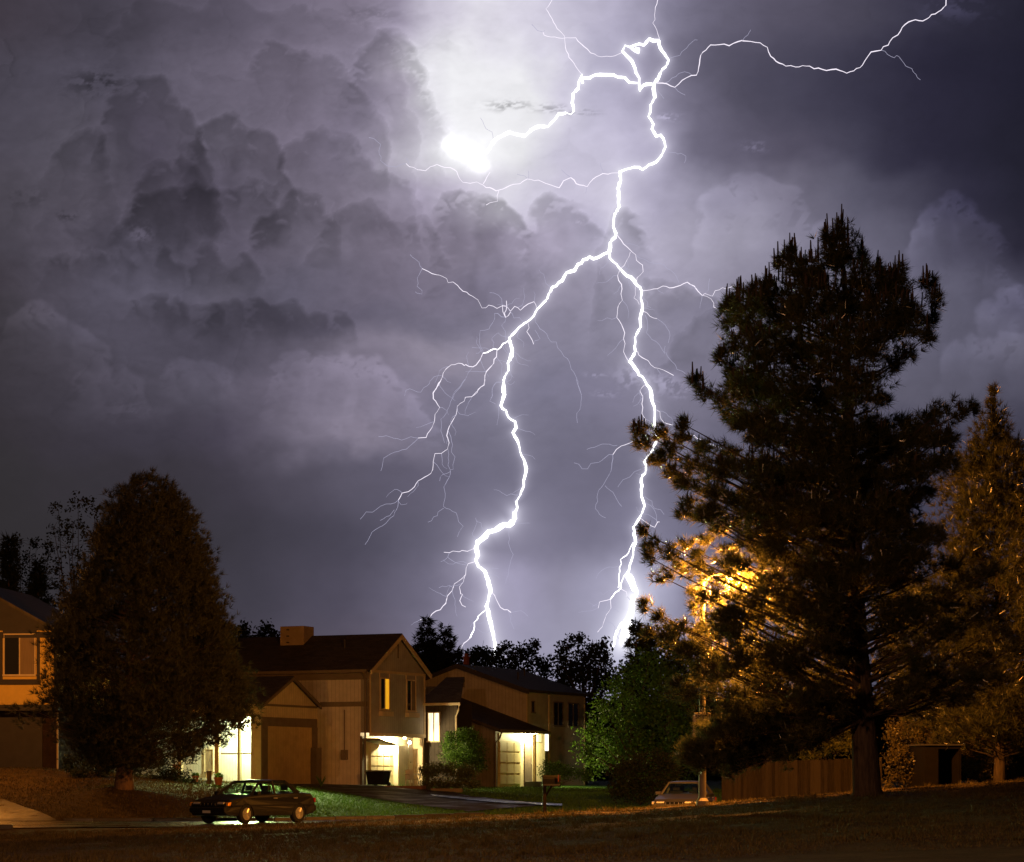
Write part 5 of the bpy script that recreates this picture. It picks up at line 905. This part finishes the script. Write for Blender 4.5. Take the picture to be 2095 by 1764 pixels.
# ================================================================ yellow house at the left edge
H3 = Frame(wx_(116, 100), 100, R(-6)); h3 = empty('house', (H3.o.x, H3.o.y, 0), R(-6), 'ochre stucco house with dark window trim at the left edge of the photo', 'house')
g3 = 1.2; z3e = H3.hb(100, 1290, 0)[1]; zmid = H3.hb(50, 1442, 0)[1]; z3r = z3e+3.6*.55
o = MB(); o.box(-7.2, 0, 0, 8, zmid, z3e); o.build('wall', M_STUCCO_Y, h3); o = MB(); o.prism([(-7.2, z3e+.002), (0, z3e+.002), (-3.6, z3r)], 'y', .3, .5); o.build('gable_wall', M_TRIM_D, h3)
o = MB(); slab(o, (-3.6,-.4,z3r+.1), (.45,-.4,z3e-.14), (.45,8.3,z3e-.14), (-3.6,8.3,z3r+.1), .14); slab(o, (-7.65,-.4,z3e-.14), (-3.6,-.4,z3r+.099), (-3.6,8.3,z3r+.099), (-7.65,8.3,z3e-.14), .14); o.build('roof', M_ROOF, h3)
hb = lambda X, Y, b=0: H3.hb(X, Y, b); wa0, wa1 = hb(10, 1340)[0], hb(71, 1340)[0]; wz0, wz1 = hb(40, 1380)[1], hb(40, 1299)[1]
window_b(h3, wa0, wa1, wz0, wz1, 0, [M_WINDOW, M_CURTAIN], M_TRIM_T, .05)
o = MB(); q = .13; o.box(wa0-.06-q-.03, wa0-.06-.03, -.04, 0, wz0-.2, z3e-.05); o.box(wa1+.09, wa1+.09+q, -.04, 0, wz0-.2, z3e-.05); o.box(wa0-.08-q, wa1+.08+q, -.06, 0, wz0-.42, wz0-.2); o.box(wa0-.085, wa1+.085, -.045, 0, wz1+.09, wz1+.2); o.box(-7.2, .02, -.05, 0, z3e-.3, z3e-.06); o.box(-.1, .02, -.035, 0, zmid, z3e-.302)
o.build('trim_board', surf('slate_trim', (.055,.05,.06), .6, .08, 3, bs=0), h3)
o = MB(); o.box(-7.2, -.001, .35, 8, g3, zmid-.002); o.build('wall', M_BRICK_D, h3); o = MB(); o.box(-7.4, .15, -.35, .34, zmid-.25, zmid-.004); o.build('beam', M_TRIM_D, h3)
gz0 = hb(40, 1565)[1]; MB().box(-6, hb(82, 1500)[0], .30, .35, g3, zmid-.5).build('garage_door', M_TRIM_D, h3)
dp = MB(); dp.tube([(-.05,.3,g3),(-.05,.3,zmid-.3)], .04, 6); dp.build('downpipe', M_TRIM_T, h3)
# ================================================================ things round the houses
def thing_mesh(mb, name, mat, loc, label, cat, rz=0, group=None, bevel=0): o = mb.build(name, mat, None, bevel); o.location = loc; o.rotation_euler = (0,0,rz); return tag(o, label, cat, group)
pB = H1.w(.35, .35, 0); pB = on(774, 110.6); bin_ = empty('wheelie_bin', pB, R(-25), 'black wheeled rubbish bin standing open-lidded at the corner of the lit garage bay', 'bin')
mb = MB(); mb.add([(-.38,-.3,.06),(.38,-.3,.06),(.38,.3,.06),(-.38,.3,.06),(-.46,-.38,.66),(.46,-.38,.66),(.46,.38,.66),(-.46,.38,.66)], [(0,3,2,1),(4,5,6,7),(0,1,5,4),(1,2,6,5),(2,3,7,6),(3,0,4,7)]); mb.build('body', M_BLACKP, bin_, .03)
MB().box(-.48,.48,-.4,.42,.662,.72).build('lid', surf('grey_lid', (.09,.09,.08), .35, .1, 3, bs=0), bin_, .02)
for s in (-1, 1): MB().lathe([(.1,-.03),(.1,.03)], (s*.34, .36, .1), 12, 'y').build('wheel', M_BLACKP, bin_)
pC = on(843, 110.5); ch = empty('garden_chair', pC, R(35), 'white plastic garden chair by the lit entry', 'chair')
MB().box(-.23,.23,-.22,.22,.38,.42).build('seat', M_CHAIR, ch, .015); mb = MB(); mb.box(-.22,.22,.2,.24,.42,.82); mb.build('backrest', M_CHAIR, ch, .02)
for sx in (-1, 1):
    for sy in (-1, 1): MB().tube([(sx*.2, sy*.19, .38), (sx*.25, sy*.24, 0)], [.025,.02], 6).build('leg', M_CHAIR, ch)
    mb = MB(); mb.tube([(sx*.25,.2,.62),(sx*.27,-.05,.62),(sx*.27,-.22,.6),(sx*.25,-.24,.4)], .024, 6); mb.build('armrest', M_CHAIR, ch)
c_ = on(829, 107.6); mb = MB(); mb.box(-.9,.9,-.25,.25,-.25,.13); thing_mesh(mb, 'brick_planter', M_BRICK_R, c_, 'low dark brick planter edging the paved area before the white chair', 'planter', R(-20), bevel=.02)
c_ = on(914, 106.4); mb = MB(); mb.box(-.7,.7,-.1,.1,-.1,.16); thing_mesh(mb, 'timber_edging', M_FASCIA, c_, 'short dark timber edging under the low wide hedge', 'edging', R(-8), bevel=.01)
def pot(loc, r, h, label):
    t = empty('flower_pot', loc, 0, label, 'flower pot', 'pots by the porch'); MB().lathe([(r*.65,0),(r*.95,h*.8),(r*1.1,h*.8),(r*1.1,h),(r*.9,h),(r*.85,h*.85)], n=14).build('pot', M_TERRA, t); rs = np.random.RandomState(int(loc.x*10) % 97+3)
    p = ball(120, rs)*np.array([r*1.1, r*1.1, r*.7])+np.array([0, 0, h+r*.3]); V, F_ = leaves(p, .05, rs); mesh_np('plant', V, F_, M_LEAF, t); return t
pot(on(447, 102.5), .19, .34, 'brown clay pot at the foot of the porch post, nearest the dark car'); pot(on(400, 103), .14, .3, 'smaller clay pot at the left of the porch among the flowers')
c_ = on(360, 104); hp = empty('hanging_basket', P(360, 1577, 104), 0, 'clay hanging basket at the left end of the porch', 'basket'); MB().lathe([(.08,0),(.18,.25),(.2,.27),(.16,.27)], n=12).build('pot', M_TERRA, hp); mb = MB()
for k in range(3): mb.tube([(.18*math.cos(k*2.09), .18*math.sin(k*2.09), .27), (0,0,.85)], .008, 4)
mb.build('chain', M_METAL, hp)
c_ = on(428, 103.2); mb = MB(); mb.lathe([(.1,0),(.1,.5),(.13,.52),(.13,.56)], n=10); thing_mesh(mb, 'wooden_stump', M_FASCIA, c_, 'short wooden stump between the flowers in front of the porch', 'stump')
M_REDL0 = surf('flag_red', (.2,.03,.02), .6, .1, 3, bs=0)
# mailbox on the near mound
c_ = on(1114, 67.4); mbx = empty('mailbox', c_, R(6), 'dark mailbox on a wooden post on the near grass mound', 'mailbox')
zmb = wz_(1603, 67.4)-c_.z; mb = MB(); mb.box(-.045,.045,-.045,.045,-.3,zmb-.06); mb.tube([(0,0,zmb-.4),(.2,0,zmb-.06)], .03, 5); mb.build('post', surf('post_wood', (.025,.018,.012), .9, .3, 5), mbx); MB().box(-.06,.42,-.1,.1,zmb-.06,zmb-.02).build('board', M_TRIM_D, mbx)
mb = MB(); mb.prism([(-.09,zmb-.018),(.09,zmb-.018),(.09,zmb+.12),(.065,zmb+.19),(0,zmb+.225),(-.065,zmb+.19),(-.09,zmb+.12)], 'x', -.06, .44); bxm = mb.build('box', surf('mailbox_metal', (.014,.013,.012), .9, .2, 3), mbx); MB().box(.36,.38,-.115,-.1,zmb+.05,zmb+.24).build('flag', M_REDL0, mbx)
# fences
def fence(label, A, B, h, lean=0):
    A, B = Vector(A), Vector(B); ang = math.atan2(B.y-A.y, B.x-A.x); L = (B.xy-A.xy).length; t = empty('wooden_fence', A, ang, label, 'fence', 'board fences'); rf_ = random.Random(int(L*100)); bd = MB(); x = 0; sl = (B.z-A.z)/L
    while x < L:
        w = .135+rf_.uniform(-.01,.01); z = sl*x; y = rf_.uniform(-.008,.008); k = rf_.uniform(-.025,.025); bd.prism([(x, z-.3), (x+w, z-.3), (x+w, z+h+k-.03), (x+w-.03, z+h+k), (x+.03, z+h+k), (x, z+h+k-.03)], 'y', y-.01, y+.01); x += w+.008
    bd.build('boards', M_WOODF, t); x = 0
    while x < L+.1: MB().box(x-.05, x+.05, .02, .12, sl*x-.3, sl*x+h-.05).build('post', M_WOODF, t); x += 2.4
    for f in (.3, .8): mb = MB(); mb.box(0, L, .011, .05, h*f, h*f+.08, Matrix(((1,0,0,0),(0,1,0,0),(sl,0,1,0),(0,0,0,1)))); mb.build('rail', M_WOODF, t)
    return t
fa = P(1478, 1560, 88); fb = P(1800, 1551, 83); fence('brown board fence left of the big pine trunk, behind the white car', (fa.x, fa.y, fa.z-1.8), (fb.x, fb.y, fb.z-1.8), 1.8)
fa = P(2006, 1562, 82); fb = P(2200, 1556, 81); fence('pale board fence behind the pine at the right edge', (fa.x, fa.y, fa.z-1.5), (fb.x, fb.y, fb.z-1.5), 1.5)
# shed with an open dark doorway
sp = on(1921, 77); shd = empty('garden_shed', sp, R(12), 'small garden shed with a black open doorway right of the big pine trunk', 'shed'); zt_ = wz_(1526, 77)-sp.z
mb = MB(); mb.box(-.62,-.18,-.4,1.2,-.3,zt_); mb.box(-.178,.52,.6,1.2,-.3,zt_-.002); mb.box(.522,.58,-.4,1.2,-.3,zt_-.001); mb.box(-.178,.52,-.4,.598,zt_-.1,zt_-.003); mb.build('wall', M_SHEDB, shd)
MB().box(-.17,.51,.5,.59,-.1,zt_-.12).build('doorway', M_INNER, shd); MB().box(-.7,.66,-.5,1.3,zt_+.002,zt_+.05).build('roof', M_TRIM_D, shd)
# speed sign on the lamp post
sg = empty('speed_limit_sign', P(1435.5, 1507, 66.34), 0, 'speed limit sign strapped to the street lamp pole, half hidden by pine needles', 'sign'); W_, H_ = .24, .37
M_SIGN = surf('sign_white', (.5,.42,.32), .5, .06, 3, bs=0); M_BLK = surf('sign_black', (.015,.012,.01), .6, .05, 3, bs=0)
mb = MB(); mb.box(-W_, W_, -.006, .006, -.1, H_*2-.1); mb.build('panel', M_SIGN, sg, .004)
bd = MB(); 
for x0, x1, z0, z1 in ((-W_+.02, W_-.02, -.085, -.075), (-W_+.02, W_-.02, .615, .625), (-W_+.02, -W_+.03, -.074, .614), (W_-.03, W_-.02, -.074, .614)): bd.box(x0, x1, -.0085, -.0062, z0, z1)
bd.build('border', M_BLK, sg)
def letters(s, size, x, y, z, par, mat, squash=1.0, bold=.004):
    cu = bpy.data.curves.new('t', 'FONT'); cu.body = s; cu.size = size; cu.align_x = 'CENTER'; cu.extrude = .0012; cu.offset = bold; tmp = bpy.data.objects.new('t', cu); COL.objects.link(tmp); me = bpy.data.meshes.new_from_object(tmp.evaluated_get(bpy.context.evaluated_depsgraph_get())); bpy.data.objects.remove(tmp)
    me.name = 'lettering'; o = link('lettering', me, mat, par); o.location = (x, y, z); o.rotation_euler = (R(90), 0, 0); o.scale = (squash, 1, 1); return o
letters('SPEED', .145, 0, -.0085, .48, sg, M_BLK, .86); letters('LIMIT', .145, 0, -.0085, .335, sg, M_BLK, .95); letters('25', .34, 0, -.0085, .02, sg, M_BLK, 1, .008)
# ---------------------------------------------------------------- cars
def paint(name, c, rough=.28):
    m, t, b = nt(name); b.inputs['Base Color'].default_value = (*c, 1); b.inputs['Metallic'].default_value = .1; b.inputs['Roughness'].default_value = rough; b.inputs['Specular IOR Level'].default_value = .25; b.inputs['Coat Weight'].default_value = .12; b.inputs['Coat Roughness'].default_value = .06
    bump(t, b, noise(t, 2.5, 3), .04, .01); return m
M_TYRE = surf('tyre_rubber', (.02,.02,.02), .85, .2, 10, bs=.2); M_RIM = surf('alloy_rim', (.62,.6,.56), .3, .1, 4, metal=.9, bs=0)
M_TRIMB = surf('black_trim', (.015,.015,.015), .5, .1, 4, bs=0); M_CGLASS = glass('car_glass', (.93,1,.96)); M_SEAT = surf('seat_cloth', (.035,.035,.038), .9, .2, 8, bs=0)
M_HEAD = surf('headlight_lens', (.85,.80,.70), .38, .1, 14, metal=.7, bs=.5, bd=.01, stretch=(1,6,1)); M_AMBER = surf('amber_lens', (.85,.38,.05), .4, .1, 10, metal=.3, bs=0); M_PLATE = surf('plate_white', (.6,.6,.58), .5, .08, 20, bs=0); M_REDL = surf('red_lens', (.3,.02,.02), .2, .1, 8, bs=0)
def sedan(label, loc, rz, M_P, white=False, group='parked cars'):
    t = empty('parked_car', loc, rz, label, 'car', group); hwid = .84
    def arch(cx, r, x0, x1, z):
        pts = [(x0, z)] if False else []
        for k in range(11): a = math.pi*k/10; pts.append((cx-r*math.cos(a), z+(r*1.02)*math.sin(a)))
        return pts
    side = [(-2.12,.30)]+arch(-1.29,.36,0,0,.24)+arch(1.31,.36,0,0,.24)+[(2.12,.26),(2.19,.36),(2.17,.56),(2.13,.66),(1.95,.735),(1.45,.82),(.98,.90),(-1.40,.955),(-1.55,.96),(-2.02,.93),(-2.13,.84),(-2.17,.62),(-2.19,.42)]
    # body: side profile narrowed towards nose, tail and shoulder
    def shape(x, z, s):
        w = hwid*(1-.055*max(0,(abs(x)-1.2)/1.0)**2*2.2)*(1-.10*max(0,(z-.62)/.35))*(1-.05*max(0,(.4-z)/.3)); return s*w
    n = len(side); vs = []
    for yk in (-1, -.90, 0, .90, 1):
        for (x, z) in side:
            zz_ = z if abs(yk) == 1 else z+(.018 if z > .7 else 0)+(.012 if yk == 0 and z > .7 else 0); ex = .0 if abs(yk) == 1 else (.03 if x > 1.9 or x < -1.9 else 0)*(1 if x > 0 else -1); vs.append((x+ex, shape(x, z, yk), zz_))
    fs = [(j*n+i, j*n+(i+1)%n, (j+1)*n+(i+1)%n, (j+1)*n+i) for j in range(4) for i in range(n)]+[tuple(range(n))[::-1], tuple(range(4*n, 5*n))]
    body = MB().add(vs, fs).build('body', M_P, t, .03)
    # greenhouse: pillars and roof round real glass
    B = {'fr':(.98,.70,.895), 'rr':(-1.42,.69,.95), 'ft':(.32,.52,1.335), 'rt':(-.86,.53,1.345)}
    def pt(k, s, u=0): x, y, z = B[k]; return Vector((x, s*y, z))
    roof = MB(); xs_ = [.36,.1,-.3,-.7,-.92]; zs_ = [1.335,1.372,1.385,1.372,1.33]; V_ = []
    for x, z in zip(xs_, zs_):
        for y in (-.55,-.42,0,.42,.55): V_.append((x, y, z-(.035 if abs(y) > .5 else 0)+(.01 if y == 0 else 0)))
    for x, z in zip(xs_, zs_):
        for y in (-.55,-.42,0,.42,.55): V_.append((x, y, z-.05-(.02 if abs(y) > .5 else 0)))
    F2 = [(i*5+j, i*5+j+1, (i+1)*5+j+1, (i+1)*5+j) for i in range(4) for j in range(4)]; F2 += [tuple(25+k for k in f)[::-1] for f in F2]; ring = [0,1,2,3,4,9,14,19,24,23,22,21,20,15,10,5]; F2 += [(ring[i], ring[(i+1)%16], 25+ring[(i+1)%16], 25+ring[i]) for i in range(16)]
    roof.add(V_, F2).build('roof', M_P, t, .012, smooth=True)
    pl = MB()
    for s in (-1, 1):
        pl.tube([pt('fr', s), pt('ft', s)], [.045,.035], 6); pl.tube([pt('rr', s)+Vector((.05,0,0)), pt('rt', s)], [.09,.045], 6); pl.tube([(-.22, s*.70, .92), (-.25, s*.545, 1.33)], .04, 6); pl.tube([pt('ft', s), (-.3, s*.545, 1.352), pt('rt', s)], .025, 5); pl.tube([pt('fr', s), (-.2, s*.705, .92), pt('rr', s)], .022, 5)
    pl.build('pillar', M_P, t)
    def pane(name, pts): MB().add(pts+[Vector(p)+Vector((-.004, 0, -.004)) for p in pts], [(0,1,2,3),(7,6,5,4),(0,4,5,1),(1,5,6,2),(2,6,7,3),(3,7,4,0)]).build(name, M_CGLASS, t)
    pane('windscreen', [pt('fr',1)*1.0, pt('fr',-1), pt('ft',-1), pt('ft',1)]); pane('rear_window', [pt('rr',-1), pt('rr',1), pt('rt',1), pt('rt',-1)])
    for s in (-1, 1):
        pane('side_window', [Vector((.93, s*.705, .90)), Vector((-.2, s*.71, .92)), Vector((-.24, s*.55, 1.335)), Vector((.34, s*.535, 1.335))]); pane('side_window', [Vector((-.24, s*.71, .92)), Vector((-1.30, s*.70, .95)), Vector((-.83, s*.545, 1.34)), Vector((-.28, s*.55, 1.335))])
    mi = MB(); 
    for s in (-1, 1): mi = MB(); mi.box(.72,.86, s*.72 if s > 0 else -.92, .92 if s > 0 else -.72, .90, 1.02); mi.build('wing_mirror', M_P, t, .02)
    st = MB()
    for x in (.05, -.85):
        for y in (-.35, .35): st.box(x-.22, x+.22, y-.24, y+.24, .45, .62); st.box(x-.30, x-.18, y-.23, y+.23, .6, 1.02); st.box(x-.28, x-.2, y-.12, y+.12, 1.04, 1.2)
    st.box(.62,.92,-.66,.66,.7,.9); st.tube([(.5,.35,.75),(.42,.35,.98)], .02, 6); st.build('seat', M_SEAT, t, .03)
    for cx in (1.31, -1.29):
        for s in (-1, 1):
            w = MB(); y0 = s*.74; w.lathe([(.19,-.09),(.28,-.10),(.31,-.07),(.31,.07),(.28,.10),(.19,.09)], (cx, y0, .31), 24, 'y'); wo = w.build('wheel', M_TYRE, t, smooth=True)
            r = MB(); r.lathe([(.205,-.06),(.215,.0),(.205,.06)], (cx, y0, .31), 24, 'y')
            for k in range(9): a = 2*math.pi*k/9; r.tube([(cx+.04*math.cos(a), y0+s*.085, .31+.04*math.sin(a)), (cx+.19*math.cos(a), y0+s*.075, .31+.19*math.sin(a))], [.022,.030], 5)
            r.lathe([(.055,-.1 if s < 0 else .03),(.055,-.03 if s < 0 else .1)], (cx, y0, .31), 12, 'y'); r.lathe([(.21,.075 if s > 0 else -.095),(.19,.095 if s > 0 else -.075)], (cx, y0, .31), 24, 'y'); r.build('rim', M_RIM, wo)
    bp = MB(); bp.prism([(2.12,.30),(2.25,.36),(2.26,.50),(2.2,.54),(2.14,.54)], 'y', -.74, .74); bp.build('bumper', M_P, t, .02); bp = MB(); bp.prism([(-2.13,.34),(-2.26,.38),(-2.27,.54),(-2.15,.57)], 'y', -.74, .74); bp.build('bumper', M_P, t, .02)
    ln = MB()
    for s in (-1, 1): ln.box(-2.05, 2.05, s*.838-.008, s*.838+.008, .55, .60)
    ln.box(2.255,2.27,-.7,.7,.43,.47); ln.build('rub_strip', M_TRIMB, t)
    for s in (-1, 1):
        MB().prism([(2.13,.565),(2.185,.565),(2.165,.675),(2.10,.69)], 'y', *sorted((s*.36, s*.64))).build('headlight', M_HEAD, t, .008); MB().prism([(2.04,.57),(2.165,.57),(2.14,.67),(2.0,.685)], 'y', *sorted((s*.645, s*.80))).build('indicator', M_AMBER if not white else M_HEAD, t, .008)
        MB().box(-2.215,-2.15, *sorted((s*.42, s*.76)), .66,.80).build('tail_light', M_REDL, t, .01)
        for x in (-.10, -1.12): MB().box(x-.09, x+.09, *sorted((s*.80, s*.835)), .78, .815).build('door_handle', M_RIM, t, .005)
    g = MB(); g.box(2.145,2.19,-.34,.34,.575,.665)
    g.build('grille', M_TRIMB, t); bars = MB()
    for k in range(5): bars.box(2.19,2.2,-.3+.15*k-.006,-.3+.15*k+.006,.585,.655)
    bars.build('grille_bar', M_RIM, t)
    MB().box(2.262,2.272,-.16,.16,.345,.425).build('number_plate', M_PLATE, t)
    return t
yc = 78.3; xc = wx_(519, yc); CARANG = math.atan2(-.825, -.565); sedan('dark old saloon car parked nose to the left on the street, one side lit orange', (xc, yc, gz(xc, yc)+.03), CARANG, paint('dark_green_paint', (.012,.012,.012), .4))
y2 = 86.5; x2 = wx_(1402, y2); z2_ = EYE+(HY-1597)/FP*y2-1.40; sedan('white saloon car facing us behind the lamp pole and grass mound', (x2, y2, z2_), R(-104), paint('white_paint', (.12,.115,.115), .45), True)
# ---------------------------------------------------------------- lamps
M_STEEL = surf('painted_pole', (.17,.15,.13), .6, .12, 4, bs=.1)
M_SOD = glow('sodium_lens', (1, .62, .22), 60)
def lamp_light(name, loc, power, color, radius=.12, parent=None):
    l = bpy.data.lights.new(name, 'POINT'); l.energy = power; l.color = color; l.shadow_soft_size = radius
    o = bpy.data.objects.new(name, l); COL.objects.link(o); o.location = loc; o.parent = parent; return o
SODIUM = (1.0, .345, .045)
def street_lamp(loc, h, arm, label, group, power, col=None):
    t = empty('street_lamp', loc, 0, label, 'street lamp', group)
    mb = MB(); mb.tube([(0,0,-.3),(0,0,2.5),(0,0,h)], [.105,.09,.065], 12); mb.lathe([(.17,-.02),(.17,.12),(.12,.2)], n=12); mb.build('pole', M_STEEL, t, smooth=False)
    MB().tube([(0,0,h-.15),(arm*.4,0,h+.08),(arm,0,h+.14)], [.045,.04,.035], 8).build('arm', M_STEEL, t)
    s = 1 if arm > 0 else -1; hd = MB(); hd.lathe([(.02,.20),(.12,.17),(.17,.08),(.18,0),(.165,-.01)], (arm+s*.22, 0, h+.06), 14); hd.build('lamp_head', M_STEEL, t)
    MB().lathe([(.15,.02),(.14,-.05),(.08,-.11),(.01,-.13)], (arm+s*.22, 0, h+.04), 14).build('lens', M_SOD, t, smooth=True)
    lamp_light('sodium_light', (arm+s*.22, 0, h-.30), power, col or SODIUM, .14, t); return t
LA = street_lamp(on(1437, 66.5), EYE+(HY-1180)/FP*66.5-gz(wx_(1437,66.5),66.5)-.05, .55, 'street lamp glowing orange through the limbs of the big pine', 'street lamps', 14500)
street_lamp((20.2, 89, gz(20.2, 89)), 7.2, -.6, 'street lamp outside the right edge of the photo, behind the right pine', 'street lamps', 3200)
street_lamp((-21.2, 92.5, gz(-21.2, 92.5)), 6.2, .6, 'street lamp just outside the left edge of the photo', 'street lamps', 1400)
street_lamp((-13, 16, gz(-13, 16)), 9.2, .7, 'street lamp on the near side, outside the left of the photo and closest to us', 'street lamps', 17000, (1.0, .45, .19))
lamp_light('porch_light', LP, 700, (.86, 1.0, .60), .12)
sl = bpy.data.lights.new('flood_light', 'SPOT'); sl.energy = 26000; sl.color = (.80, 1.0, .34); sl.spot_size = R(98); sl.spot_blend = .6; sl.shadow_soft_size = .12
so = bpy.data.objects.new('flood_light', sl); COL.objects.link(so); so.location = LP; so.rotation_euler = (Vector((1.5, 92, .5))-LP).to_track_quat('-Z', 'Y').to_euler(); lamp_light('entry_light', L1, 1400, (1.0, .78, .36), .06); lamp_light('bay_light', L1B, 800, (1.0, .80, .40), .06); lamp_light('garage_light', L2, 1150, (1.0, .84, .36), .08)
